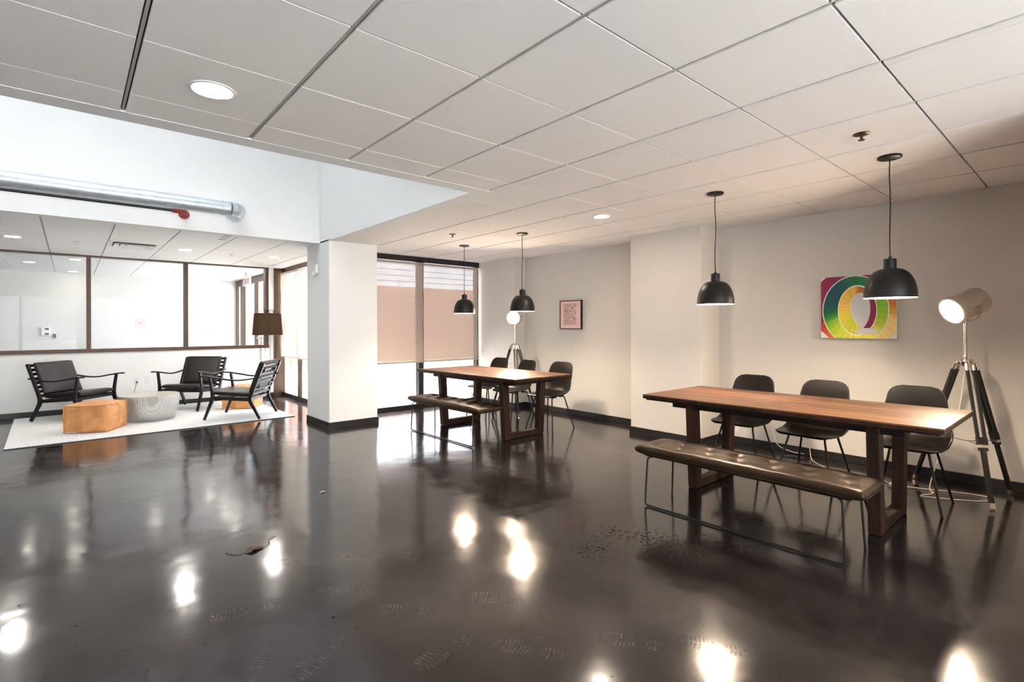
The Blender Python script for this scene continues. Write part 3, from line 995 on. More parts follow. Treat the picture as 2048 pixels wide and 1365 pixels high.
th = thing('wall_control_panel', 'white control panel on the wall behind the left pane', 'wall panel', (-0.385, YK, 1.24))
MB().box((-0.065, -0.03, -0.085), (0.065, 0, 0.085)).obj('panel_body', M['white_plastic'], th, bevel=0.006)
for z in (0.05, -0.05):
    MB().box((-0.01, -0.033, z - 0.02), (0.05, -0.03, z + 0.02)).obj('panel_display', M['dark_plastic'], th)
cr = thing('card_reader', 'small dark card reader beside the white control panel', 'card reader', (-0.25, YK, 1.15))
MB().box((-0.024, -0.02, -0.042), (0.024, 0, 0.042)).obj('reader_body', M['dark_plastic'], cr, bevel=0.004)
MB().box((-0.03, -0.006, -0.05), (0.03, 0, 0.05)).obj('back_plate', M['white_plastic'], cr)
def notice(x, z, w, h, label):
    t = thing('wall_notice', label, 'notice', (x, YK, z))
    MB().box((-w / 2, -0.006, -h / 2), (w / 2, 0, h / 2)).obj('notice_sheet', M['pink_sign'], t)
    MB().box((-w / 2 + 0.012, -0.008, -h / 2 + 0.012), (w / 2 - 0.012, -0.006, h / 2 - 0.012)).obj('notice_face', M['white_plastic'], t)
    MB().box((-w * 0.3, -0.009, -h * 0.2), (w * 0.3, -0.008, h * 0.2)).obj('notice_print', M['pink_sign'], t)
notice(1.155, 1.42, 0.15, 0.17, 'faint pink notice on the wall behind the middle pane')
notice(2.464, 1.19, 0.1, 0.12, 'small red and white notice behind the right pane')
ex = thing('exit_sign', 'red lettered EXIT sign on the ceiling behind the right pane', 'exit sign', (2.76, 11.6, 2.27), math.radians(-76))
MB().box((-0.15, -0.012, -0.10), (0.15, 0.012, 0.09)).obj('sign_box', M['white_plastic'], ex, bevel=0.004)
MB().box((-0.05, -0.02, 0.09), (0.05, 0.02, ZC - 2.27)).obj('mount', M['white_plastic'], ex)
def letters(parent, strokes, z, mat):
    """Block letters made of flat bars: (x0, z0, x1, z1) in letter units."""
    for name, x, bars in strokes:
        mb = MB()
        for a in bars:
            mb.ribbon([(x + a[0] * 0.05, -0.0145, z + a[1] * 0.11), (x + a[2] * 0.05, -0.0145, z + a[3] * 0.11)], 0.004, 0.011)
        mb.obj('letter', mat, parent)
letters(ex, [('E', -0.125, [(0, 0, 0, 1), (0, 0, 1, 0), (0, .5, .8, .5), (0, 1, 1, 1)]), ('X', -0.058, [(0, 0, 1, 1), (0, 1, 1, 0)]),
             ('I', 0.022, [(.3, 0, .3, 1)]), ('T', 0.062, [(.5, 0, .5, 1), (0, 1, 1, 1)])], -0.06, M['red_paint'])

# ------------------------------------------------------------------ blinds
def blind(name, axis, pos, a, b, z0, mat, label, curl=0.0):
    t = thing('roller_blind', label, 'roller blind', (0, 0, 0), 0, 'roller blinds')
    bm = MB()
    nz, na = 20, 8
    g = {}
    for i in range(na + 1):
        for j in range(nz + 1):
            u = a + (b - a) * i / na
            z = z0 + (ZC - 0.1 - z0) * j / nz
            q = pos + 0.004 * math.sin(j * 0.9 + i)
            if curl and i == na:
                k = math.exp(-((z - 1.25) / 0.28) ** 2)
                u -= curl * k
                q += curl * 0.6 * k * (1 if axis == 'y' else -1)
            g[i, j] = bm.bm.verts.new((q, u, z) if axis == 'x' else (u, q, z))
    for i in range(na):
        for j in range(nz):
            bm.bm.faces.new((g[i, j], g[i + 1, j], g[i + 1, j + 1], g[i, j + 1]))
    bm.obj('fabric', mat, t, 60)
    hb = MB()
    if axis == 'x':
        hb.box((pos - 0.009, a, z0 - 0.022), (pos + 0.009, b, z0 + 0.004))
        rl = [(pos, a, ZC - 0.115), (pos, b, ZC - 0.115)]
    else:
        hb.box((a, pos - 0.009, z0 - 0.022), (b, pos + 0.009, z0 + 0.004))
        rl = [(a, pos, ZC - 0.115), (b, pos, ZC - 0.115)]
    hb.obj('hem_bar', mat, t, bevel=0.004)
    MB().tube(rl, 0.018, 16).obj('roller', mat, t, 50)
    return t
blind('b', 'y', YN - 0.075, 3.225, 4.292, 0.765, M['blind'], 'beige roller blind beside the white column')
blind('b', 'y', YN - 0.075, 4.306, 5.395, 0.765, M['blind'], 'beige roller blind behind the far pendant lamp')
blind('b', 'x', XG - 0.06, 9.24, 10.26, 0.775, M['blind_pale'], 'cream roller blind behind the dark floor lamp')
blind('b', 'x', XG - 0.06, 7.45, 9.225, 0.775, M['blind_pale'], 'cream roller blind half hidden by the column', 0.08)

# ------------------------------------------------------------------ pictures
import array
pic = thing('canvas_painting', 'colourful abstract canvas of looping bands on the right wall', 'painting', (XW, 1.531, 1.494))
W_, H_ = 0.612, 0.594
MB().box((-0.038, -W_ / 2, -H_ / 2), (-0.002, W_ / 2, H_ / 2)).obj('canvas_body', M['wall_white'], pic, bevel=0.003)
n = 280
verts, faces, cols = [], [], []
def mixc(stops, x):
    for (a, ca), (b, cb) in zip(stops, stops[1:]):
        if x <= b:
            k = (x - a) / (b - a) if b > a else 0
            k = max(0, min(1, k))
            return tuple(p + (q - p) * k for p, q in zip(ca, cb))
    return stops[-1][1]
OUT = [(0, (12, 116, 66)), (25, (22, 92, 92)), (55, (20, 74, 88)), (88, (14, 82, 84)), (105, (0, 104, 52)), (118, (60, 150, 40)), (128, (140, 196, 36)), (150, (205, 222, 60)), (180, (240, 226, 80)), (215, (236, 226, 90)), (235, (180, 205, 44)), (265, (140, 196, 40)), (300, (120, 185, 40)), (322, (0, 140, 60)), (360, (12, 116, 66))]
INN = [(0, (236, 186, 70)), (40, (246, 196, 86)), (100, (248, 204, 92)), (135, (240, 216, 70)), (170, (214, 216, 52)), (200, (230, 220, 60)), (300, (196, 120, 30)), (345, (176, 104, 28)), (360, (236, 186, 70))]
WHT = (226, 224, 222)
BUR = (140, 24, 72)
def art(u, v):
    # u right 0..1, v down 0..1
    X, Y = u, v
    an_ = math.atan2(Y - 0.55, X - 0.5)
    st = 0.02 * math.sin(23 * an_ + 3 * math.sin(9 * X)) + 0.02 * math.sin(41 * an_ + 2.0 * math.sin(5 * Y))
    def tone(c, k=1.0):
        return tuple(max(0, min(255, q * (1 + st * k))) for q in c)
    ang = (math.degrees(math.atan2(-(X - 0.47), -(Y - 0.50)))) % 360
    # small pale ellipse near the bottom, over everything
    if ((X - 0.62) / 0.155) ** 2 + ((Y - 0.885) / 0.05) ** 2 < 1:
        return (214, 214, 208)
    # outside corners
    if X + Y < 0.075:
        return WHT
    if (1 - X) + (1 - Y) < 0.10:
        return WHT
    if X + (1 - Y) < 0.12:
        return WHT
    ro = math.hypot((X - 0.467) / 0.447, (Y - 0.55) / 0.558)
    ri = math.hypot((X - 0.50) / 0.262, (Y - 0.555) / 0.402)
    # inner hole: egg narrowing to a point at the bottom
    hx = 0.54 + 0.07 * max(0.0, Y - 0.5)
    top, bot = 0.275, 0.84
    rh = 9
    if top < Y < bot:
        k = (Y - top) / (bot - top)
        hw = 0.132 * (math.sin(PI * min(1, k ** 0.78)) ** 0.62)
        rh = abs(X - hx) / max(hw, 1e-4)
    if rh < 1:
        if rh > 0.94 and X < hx:
            return (240, 236, 226)
        return (212, 212, 212)
    if ri < 1:
        if ri > 0.955:
            return (240, 236, 226)
        if X > hx and 0.36 < Y < 0.86 + 0.2 * (hx - X):
            return tone(BUR)
        return tone(mixc(INN, ang))
    if ro < 1 or (Y > 0.72 and 0.3 < X < 0.75 and ro < 1.02):
        if ro > 0.972:
            return (240, 236, 226)
        return tone(mixc(OUT, ang))
    # ground colour outside the loop
    if ang <= 118 or ang > 330:
        return tone(BUR, 0.4)
    if ang <= 150:
        return tone(mixc([(118, (170, 40, 50)), (135, (206, 84, 40)), (150, (230, 140, 40))], ang))
    if ang <= 250:
        return tone(mixc([(150, (236, 190, 90)), (180, (246, 222, 140)), (250, (246, 214, 130))], ang), 0.4)
    return tone(mixc([(250, (240, 190, 90)), (275, (206, 120, 40)), (300, (190, 90, 40)), (330, BUR)], ang))
for j in range(n + 1):
    for i in range(n + 1):
        verts.append((-0.0388, W_ / 2 - W_ * i / n, H_ / 2 - H_ * j / n))
for j in range(n):
    for i in range(n):
        a = j * (n + 1) + i
        faces.append((a, a + n + 1, a + n + 2, a + 1))
        cols.append(lin(art((i + 0.5) / n, (j + 0.5) / n)))
me = bpy.data.meshes.new('painted_face')
me.from_pydata(verts, [], faces)
ca = me.color_attributes.new('paint', 'FLOAT_COLOR', 'CORNER')
flat = array.array('f')
for c_ in cols:
    for _ in range(4):
        flat.extend(c_)
ca.data.foreach_set('color', flat)
me.materials.append(M['art'])
o = bpy.data.objects.new('painted_face', me)
C.objects.link(o)
o.parent = pic

fr_ = thing('framed_print', 'small black framed pink print with rows of typed text', 'framed print', (XW, 5.205, 1.49))
fw, fh = 0.43, 0.428
for lo, hi in (((-0.034, -fw / 2, -fh / 2), (-0.001, -fw / 2 + 0.012, fh / 2)), ((-0.034, fw / 2 - 0.012, -fh / 2), (-0.001, fw / 2, fh / 2)),
               ((-0.034, -fw / 2 + 0.012, -fh / 2), (-0.001, fw / 2 - 0.012, -fh / 2 + 0.012)), ((-0.034, -fw / 2 + 0.012, fh / 2 - 0.012), (-0.001, fw / 2 - 0.012, fh / 2))):
    MB().box(lo, hi).obj('frame_bar', M['black_paint'], fr_)
MB().box((-0.028, -fw / 2 + 0.012, -fh / 2 + 0.012), (-0.006, fw / 2 - 0.012, fh / 2 - 0.012)).obj('print_sheet', M['print'], fr_)

# ------------------------------------------------------------------ dining tables
TZ = 0.742
def dining_table():
    t = thing('dining_table', '', 'dining table', (0, 0, 0), 0, 'long walnut dining tables')
    L, Wd, th_ = 1.97, 0.94, 0.034
    NP = 13
    pw_ = Wd / NP
    pm = MB().box((-pw_ / 2 + 0.0006, -L / 4 + 0.0006, -0.009), (pw_ / 2 - 0.0006, L / 4 - 0.0006, 0.0))
    bmesh.ops.bevel(pm.bm, geom=[e for e in pm.bm.edges if all(v_.co.z > -0.001 for v_ in e.verts)], offset=0.0012, segments=1, affect='EDGES')
    pm = pm.mesh('plank', M['wood_top'])
    for s in (-1, 1):
        lo, hi = sorted((s * 0.0012, s * L / 2))
        lf_ = MB().box((-Wd / 2 + 0.0012, lo, TZ - th_), (Wd / 2 - 0.0012, hi, TZ - 0.009)).obj('top_leaf', M['wood_leg'], t, bevel=0.002)
        for k in range(NP):
            inst(pm, 'plank', lf_, (-Wd / 2 + pw_ * (k + 0.5), s * (L / 4 + 0.0006), TZ + random.uniform(-0.0004, 0.0004)))
    MB().box((-Wd / 2 + 0.02, -L / 2 + 0.02, TZ - th_ - 0.012), (Wd / 2 - 0.02, L / 2 - 0.02, TZ - th_)).obj('under_frame', M['wood_dark'], t)
    for s in (-1, 1):
        MB().box((s * 0.33 - 0.016, -0.78, TZ - th_ - 0.062), (s * 0.33 + 0.016, 0.78, TZ - th_)).obj('apron_rail', M['wood_dark'], t, bevel=0.003)
        MB().box((-0.314, s * 0.76 - 0.016, TZ - th_ - 0.062), (0.314, s * 0.76 + 0.016, TZ - th_)).obj('apron_rail', M['wood_dark'], t, bevel=0.003)
        MB().box((s * 0.4 - 0.02, -0.09 + s * 0.2, TZ - th_ - 0.024), (s * 0.4 + 0.02, 0.09 + s * 0.2, TZ - th_)).obj('extension_runner', M['wood_dark'], t)
        MB().box((s * 0.40 - 0.025, -0.88, TZ - th_ - 0.012), (s * 0.40 + 0.025, -0.82, TZ - th_)).obj('extension_runner', M['wood_dark'], t)
    for s in (-1, 1):
        y = s * 0.62
        zt = TZ - th_ - 0.0
        for q in (-1, 1):
            a = [(q * 0.315, y - 0.035, 0.004), (q * 0.222, y - 0.035, 0.004), (q * 0.222, y + 0.035, 0.004), (q * 0.315, y + 0.035, 0.004)]
            b_ = [(q * 0.36, y - 0.035, zt), (q * 0.262, y - 0.035, zt), (q * 0.262, y + 0.035, zt), (q * 0.36, y + 0.035, zt)]
            MB().hexa(a, b_).obj('leg', M['wood_leg'], t, bevel=0.003)
            MB().lathe([(0, 0), (0.012, 0), (0.012, 0.005), (0, 0.005)], 10, Matrix.Translation((q * 0.27, y, 0))).obj('glide', M['chrome'], t)
        MB().box((-0.226, y - 0.033, 0.004), (0.226, y + 0.033, 0.072)).obj('foot_rail', M['wood_leg'], t, bevel=0.003)
        MB().box((-0.264, y - 0.033, zt - 0.075), (0.264, y + 0.033, zt - 0.063)).obj('top_rail', M['wood_leg'], t, bevel=0.003)
    return t
dt = dining_table()
sub(dt, 'leg', ['glide'])
dt.location = (4.125, 1.565, 0)
dt['label'] = 'long walnut dining table in the near bay under the painting'
dt2 = copy_tree(dt)
dt2.location = (4.075, 5.165, 0)
dt2.rotation_euler = (0, 0, math.radians(1.5))
dt2['label'] = 'long walnut dining table in the far bay in front of the blinds'

# ------------------------------------------------------------------ benches
def bench():
    t = thing('upholstered_bench', '', 'bench', (0, 0, 0), 0, 'tufted leather benches')
    L, Wd = 1.47, 0.375
    zc = 0.404
    btn = [(x, -L / 2 + L * (k + 0.5) / 7 + (0.0 if x < 0 else 0.06)) for x in (-0.06, 0.075) for k in range(7)]
    btn = [(x, y) for x, y in btn if abs(y) < L / 2 - 0.05]
    def dm(x, y):
        d_ = 0.0
        for bx, by in btn:
            q = (x - bx) ** 2 + (y - by) ** 2
            if q < 0.03:
                d_ += 0.010 * math.exp(-q / 0.0012) + 0.011 * math.exp(-q / 0.0065)
                # diagonal crease running away from each button
                u = (x - bx) * 0.75 + (y - by) * 0.66
                w = -(x - bx) * 0.66 + (y - by) * 0.75
                d_ += 0.0035 * math.exp(-(w / 0.006) ** 2) * math.exp(-(u / 0.07) ** 2)
        return d_
    MB().cushion(Wd, L, 0.084, 40, 150, Matrix.Translation((0, 0, zc)), 0.30, dm, 10).obj('seat_pad', M['leather_bench'], t, 70)
    for bx, by in btn:
        MB().lathe([(0, 0.004), (0.005, 0.003), (0.008, 0.0), (0, -0.001)], 10, Matrix.Translation((bx, by, zc + 0.042 - 0.019))).obj('button', M['leather_bench'], t, 60)
    # welt round the lower edge
    pts = []
    for k in range(64):
        a = 2 * PI * k / 64
        cx, sy = math.cos(a), math.sin(a)
        pts.append(((Wd / 2 - 0.006) * math.copysign(abs(cx) ** 0.22, cx), (L / 2 - 0.006) * math.copysign(abs(sy) ** 0.1, sy), zc - 0.02))
    MB().tube(pts, 0.0045, 6, True).obj('welt', M['leather_bench'], t, 60)
    MB().box((-0.15, -0.66, zc - 0.045), (0.15, 0.66, zc - 0.037)).obj('seat_board', M['black_paint'], t)
    zt = zc - 0.042
    xn = -0.178
    loop = fillet([(xn + 0.03, -0.60, zt), (xn + 0.012, -0.625, zt - 0.004), (xn, -0.64, 0.009), (xn, 0.64, 0.009), (xn + 0.012, 0.625, zt - 0.004), (xn + 0.03, 0.60, zt)], 0.03, 6)
    MB().tube(loop, 0.0068, 10).obj('sled_frame', M['black_paint'], t, 60)
    for s in (-1, 1):
        MB().tube([(0.165, s * 0.62, zt), (0.182, s * 0.64, 0.0)], 0.0068, 10).obj('leg', M['black_paint'], t, 60)
        MB().tube([(xn + 0.03, s * 0.60, zt - 0.004), (0.165, s * 0.62, zt - 0.004)], 0.006, 8).obj('cross_bar', M['black_paint'], t, 60)
    return t
bn = bench()
sub(bn, 'seat_pad', ['button', 'welt'])
bn.location = (3.365, 1.565, 0)
bn['label'] = 'tufted black leather bench beside the near dining table'
bn2 = copy_tree(bn)
bn2.location = (3.465, 5.126, 0)
bn2.rotation_euler = (0, 0, math.radians(1.2))
bn2['label'] = 'tufted black leather bench beside the far dining table'

# ------------------------------------------------------------------ shell chairs
def shell_chair():
    """Faces -x; origin on the floor under the seat centre."""
    t = thing('shell_chair', '', 'chair', (0, 0, 0), 0, 'black moulded shell chairs')
    prof = spline([(-0.235, 0, 0.425), (-0.22, 0, 0.437), (-0.12, 0, 0.432), (0.0, 0, 0.425), (0.10, 0, 0.433), (0.165, 0, 0.47), (0.20, 0, 0.54), (0.228, 0, 0.65), (0.256, 0, 0.76), (0.28, 0, 0.845)], 5)
    ln = [0.0]
    for a, b_ in zip(prof, prof[1:]):
        ln.append(ln[-1] + (b_ - a).length)
    tot = ln[-1]
    def wid(s):
        return mixc([(0.0, (0.215,)), (0.25, (0.232,)), (0.42, (0.238,)), (0.55, (0.236,)), (0.72, (0.205,)), (1.0, (0.172,))], s / tot)[0]
    NW = 24
    mb = MB()
    rows = []
    for i, (p, s) in enumerate(zip(prof, ln)):
        d_ = (prof[min(i + 1, len(prof) - 1)] - prof[max(i - 1, 0)]).normalized()
        nrm = Vector((-d_.z, 0, d_.x))
        w = wid(s)
        for dist, r in ((s, 0.07), (tot - s, 0.085)):
            if dist < r:
                w = w - r + math.sqrt(max(0, r * r - (r - dist) ** 2))
        k = mixc([(0.0, (0.004,)), (0.25, (0.022,)), (0.42, (0.06,)), (0.56, (0.075,)), (0.75, (0.04,)), (1.0, (0.022,))], s / tot)[0]
        row = []
        for j in range(NW + 1):
            q = 2 * j / NW - 1
            q = math.sin(q * PI / 2) * 0.35 + q * 0.65
            row.append(mb.bm.verts.new(p + Vector((0, q * w, 0)) + nrm * (k * (w / 0.24) ** 2 * abs(q) ** 2.4)))
        rows.append(row)
    for a, b_ in zip(rows, rows[1:]):
        for j in range(NW):
            mb.bm.faces.new((a[j], a[j + 1], b_[j + 1], b_[j]))
    sh = mb.obj('shell', M['shell'], t, 60)
    so = sh.modifiers.new('thickness', 'SOLIDIFY')
    so.thickness = 0.009
    so.offset = 0.0
    for sx in (-1, 1):
        for sy in (-1, 1):
            top = (sx * 0.125 + 0.0, sy * 0.135, 0.412)
            foot = (sx * 0.222, sy * 0.222, 0.0)
            MB().tube(fillet([(sx * 0.03, sy * 0.13, 0.416), top, foot], 0.02, 4), [0.0085] * 6 + [0.0085, 0.0068], 10).obj('leg', M['black_paint'], t, 60)
    for sx in (-1, 1):
        MB().tube([(sx * 0.115, -0.137, 0.414), (sx * 0.115, 0.137, 0.414)], 0.008, 8).obj('under_seat_bar', M['black_paint'], t, 60)
    return t
sc_ = shell_chair()
for i, (x, y, a, l) in enumerate((
        (4.725, 2.195, 2, 'black shell chair at the near table, leftmost beside the pier'),
        (4.665, 1.585, -3, 'black shell chair at the near table, middle of three'),
        (4.728, 0.955, 1, 'black shell chair at the near table beside the tripod lamp'),
        (4.68, 5.985, 2, 'black shell chair at the far table nearest the blinds'),
        (4.655, 5.36, -4, 'black shell chair at the far table, middle of three'),
        (4.70, 4.70, 6, 'black shell chair at the right end of the far table'))):
    o = sc_ if i == 0 else copy_tree(sc_)
    o.location = (x, y, 0)
    o.rotation_euler = (0, 0, math.radians(a))
    o['label'] = l

# ------------------------------------------------------------------ lounge chairs
RUG_Z = 0.012
def lounge_chair():
    """Faces +x; origin on the floor at the centre of the four feet."""
    t = thing('lounge_chair', '', 'lounge chair', (0, 0, 0), 0, 'black wooden lounge chairs')
    hw = 0.325
    for s in (-1, 1):
        y = s * hw
        MB().ribbon(spline([(-0.372, y, 0.0), (-0.30, y, 0.14), (-0.242, y, 0.262), (-0.262, y, 0.36), (-0.335, y, 0.55), (-0.425, y, 0.785)], 5), 0.03,
                    [0.034 + 0.014 * math.exp(-((k - 10) / 4.0) ** 2) for k in range(26)]).obj('back_leg', M['black_wood'], t, 40)
        MB().ribbon(spline([(0.372, y, 0.0), (0.315, y, 0.15), (0.262, y, 0.30), (0.272, y, 0.42), (0.30, y, 0.592)], 5), 0.03,
                    [0.030 + 0.018 * math.exp(-((k - 10) / 4.0) ** 2) for k in range(21)]).obj('front_leg', M['black_wood'], t, 40)
        MB().ribbon([(-0.25, y, 0.272), (0.0, y, 0.288), (0.268, y, 0.305)], 0.026, 0.046).obj('side_rail', M['black_wood'], t, 40)
        arm = spline([(-0.40, y * 1.03, 0.585), (-0.33, y * 1.03, 0.577), (-0.16, y * 1.04, 0.553), (0.0, y * 1.05, 0.551), (0.18, y * 1.05, 0.581), (0.33, y * 1.05, 0.606), (0.40, y * 1.05, 0.607)], 5)
        n_ = len(arm)
        MB().ribbon(arm, [0.03 + 0.028 * (k / n_) for k in range(n_)], 0.019).obj('arm', M['black_wood'], t, 40, bevel=0.005)
    MB().box((0.24, -hw, 0.276), (0.262, hw, 0.318)).obj('front_stretcher', M['black_wood'], t, bevel=0.004)
    MB().box((-0.245, -hw, 0.25), (-0.222, hw, 0.292)).obj('rear_stretcher', M['black_wood'], t, bevel=0.004)
    for k in range(4):
        x = -0.15 + k * 0.105
        MB().box((x - 0.022, -hw, 0.277 + 0.02 * (x + 0.2)), (x + 0.022, hw, 0.290 + 0.02 * (x + 0.2))).obj('seat_slat', M['black_wood'], t)
    for k in range(8):
        f_ = k / 7
        p0 = Vector((-0.262, 0, 0.345)).lerp(Vector((-0.415, 0, 0.765)), f_)
        MB().ribbon([p0 + Vector((-0.0065, 0, -0.017)), p0 + Vector((0.0065, 0, 0.017))], 2 * hw - 0.03, 0.011).obj('back_slat', M['black_wood'], t)
    # seat and back cushions
    ms = Matrix.Translation((0.035, 0, 0.352)) @ Matrix.Rotation(math.radians(-4.5), 4, 'Y')
    MB().cushion(0.53, 0.575, 0.072, 26, 26, ms, 0.33).obj('seat_cushion', M['leather_black'], t, 70)
    mb_ = Matrix.Translation((-0.297, 0, 0.585)) @ Matrix.Rotation(math.radians(-110.0), 4, 'Y')
    MB().cushion(0.47, 0.575, 0.07, 26, 26, mb_, 0.33).obj('back_cushion', M['leather_black'], t, 70)
    for s in (-1, 1):
        for z in (0.45, 0.68):
            xx = -0.262 - 0.36 * (z - 0.345)
            MB().ribbon([(xx - 0.022, s * 0.2, z - 0.008), (xx + 0.016, s * 0.2, z + 0.006)], 0.02, 0.05).obj('strap', M['leather_black'], t)
    return t
lc = lounge_chair()
sub(lc, 'back_cushion', ['strap'])
for i, (x, y, a, l) in enumerate((
        (0.075, 9.67, -43.5, 'black lounge chair on the left behind the tan pouf'),
        (1.465, 9.62, -130.5, 'black lounge chair facing the drum table from the far side'),
        (1.897, 8.246, 144.5, 'black lounge chair seen from behind with slatted back'))):
    o = lc if i == 0 else copy_tree(lc)
    o.location = (x, y, RUG_Z + 0.012)
    o.rotation_euler = (0, 0, math.radians(a))
    o['label'] = l

rug = thing('area_rug', 'pale grey woven rug under the lounge chairs', 'rug', (0.94, 8.99, 0), math.radians(1.6))
MB().box((-1.525, -1.235, 0.0), (1.525, 1.235, 0.0085)).obj('rug_backing', simple('dark_rug_edge', (84, 84, 86), 0.95), rug)
MB().box((-1.522, -1.232, 0.0085), (1.522, 1.232, RUG_Z)).obj('rug_pile', M['rug'], rug)

# drum table
dtab = thing('drum_coffee_table', 'round hammered metal drum table on the rug', 'coffee table', (0.845, 8.885, RUG_Z))
H = 0.355
MB().lathe([(0.29, 0.0), (0.305, 0.01), (0.335, 0.09), (0.354, 0.18), (0.362, 0.27), (0.362, H - 0.008), (0.358, H - 0.002)], 72).obj('drum_body', M['hammered'], dtab, 60)
MB().lathe([(0.358, H - 0.003), (0.35, H), (0.34, H - 0.004), (0, H - 0.004)], 72).obj('drum_top', M['brushed'], dtab, 60)
MB().lathe([(0, 0.0), (0.29, 0.0), (0.29, 0.004), (0, 0.004)], 48).obj('drum_base', M['dark_plastic'], dtab)

# poufs
def pouf():
    t = thing('leather_pouf', '', 'pouf', (0, 0, 0), 0, 'tan leather poufs')
    S, Hh, nn = 0.232, 0.335, 15
    mb = MB()
    bmesh.ops.create_grid(mb.bm, x_segments=1, y_segments=1, size=0.01)
    mb.bm.clear()
    bmesh.ops.create_cube(mb.bm, size=2.0)
    bmesh.ops.subdivide_edges(mb.bm, edges=mb.bm.edges[:], cuts=nn, use_grid_fill=True)
    for v_ in mb.bm.verts:
        x, y, z = v_.co
        pad = lambda a, b_: (1 - a ** 2) * (1 - b_ ** 2)
        nx_, ny_, nz_ = x * S, y * S, (z * 0.5 + 0.5) * Hh
        if abs(x) > 0.999:
            nx_ += math.copysign(0.036 * pad(y, z) ** 0.6, x) - math.copysign(0.008 * (math.exp(-(y / 0.05) ** 2) + math.exp(-(z / 0.06) ** 2)) * pad(y, z), x)
        if abs(y) > 0.999:
            ny_ += math.copysign(0.036 * pad(x, z) ** 0.6, y) - math.copysign(0.008 * (math.exp(-(x / 0.05) ** 2) + math.exp(-(z / 0.06) ** 2)) * pad(x, z), y)
        if z > 0.999:
            nz_ += 0.034 * pad(x, y) ** 0.7 - 0.006 * (math.exp(-(x / 0.05) ** 2) + math.exp(-(y / 0.05) ** 2)) * pad(x, y)
        # sagging rim between the corners
        if z > 0:
            nz_ -= 0.010 * z * (math.cos(x * PI / 2) * (abs(y) > 0.9) + math.cos(y * PI / 2) * (abs(x) > 0.9))
        v_.co = (nx_, ny_, max(nz_, 0.0))
    mb.obj('pouf_body', M['leather_tan'], t, 50)
    for z in (0.0065, Hh):
        pts = []
        for k in range(48):
            q = 4 * k / 48
            e_, f_ = int(q), q - int(q)
            c4 = [(-1, -1), (1, -1), (1, 1), (-1, 1)]
            a, b_ = c4[e_], c4[(e_ + 1) % 4]
            x, y = a[0] + (b_[0] - a[0]) * f_, a[1] + (b_[1] - a[1]) * f_
            sag = 0.010 * math.sin(PI * f_) if z > 0.1 else 0
            pts.append((x * (S + 0.002), y * (S + 0.002), z - sag))
        MB().tube(pts, 0.0045, 6, True).obj('piping', M['leather_tan'], t, 60)
    for cx in (-1, 1):
        for cyy in (-1, 1):
            MB().tube([(cx * S, cyy * S, 0.004), (cx * (S + 0.002), cyy * (S + 0.002), Hh / 2), (cx * S, cyy * S, Hh)], 0.004, 6).obj('corner_seam', M['stitch'], t, 60)
    for s in (-1, 1):
        for ax in (0, 1):
            hz, vt = [], []
            for k in range(13):
                q = 2 * k / 12 - 1
                off = S + 0.003 + 0.036 * ((1 - q * q)) ** 0.6 - 0.008 * (1 - q * q) * (1 + math.exp(-(q / 0.05) ** 2))
                p = [q * S, s * off, Hh / 2] if ax else [s * off, q * S, Hh / 2]
                hz.append(p)
                z = (q * 0.5 + 0.5) * Hh
                vt.append([0, s * off, z] if ax else [s * off, 0, z])
            MB().tube(hz, 0.0034, 6).obj('side_seam', M['stitch'], t, 60)
            MB().tube(vt, 0.0034, 6).obj('side_seam', M['stitch'], t, 60)
    MB().box((-0.2, -S - 0.0085, 0.006), (-0.09, -S - 0.003, 0.014)).obj('label_tab', M['white_plastic'], t)
    return t
pf = pouf()
sub(pf, 'pouf_body', ['piping', 'corner_seam', 'side_seam', 'label_tab'])
pf.location = (0.245, 8.44, RUG_Z + 0.004)
pf.rotation_euler = (0, 0, math.radians(-29))
pf['label'] = 'tan leather pouf in front of the drum table'
pf2 = copy_tree(pf)
pf2.location = (2.13, 9.21, RUG_Z + 0.004)
pf2.rotation_euler = (0, 0, math.radians(-30))
pf2['label'] = 'tan leather pouf behind the slatted lounge chair'

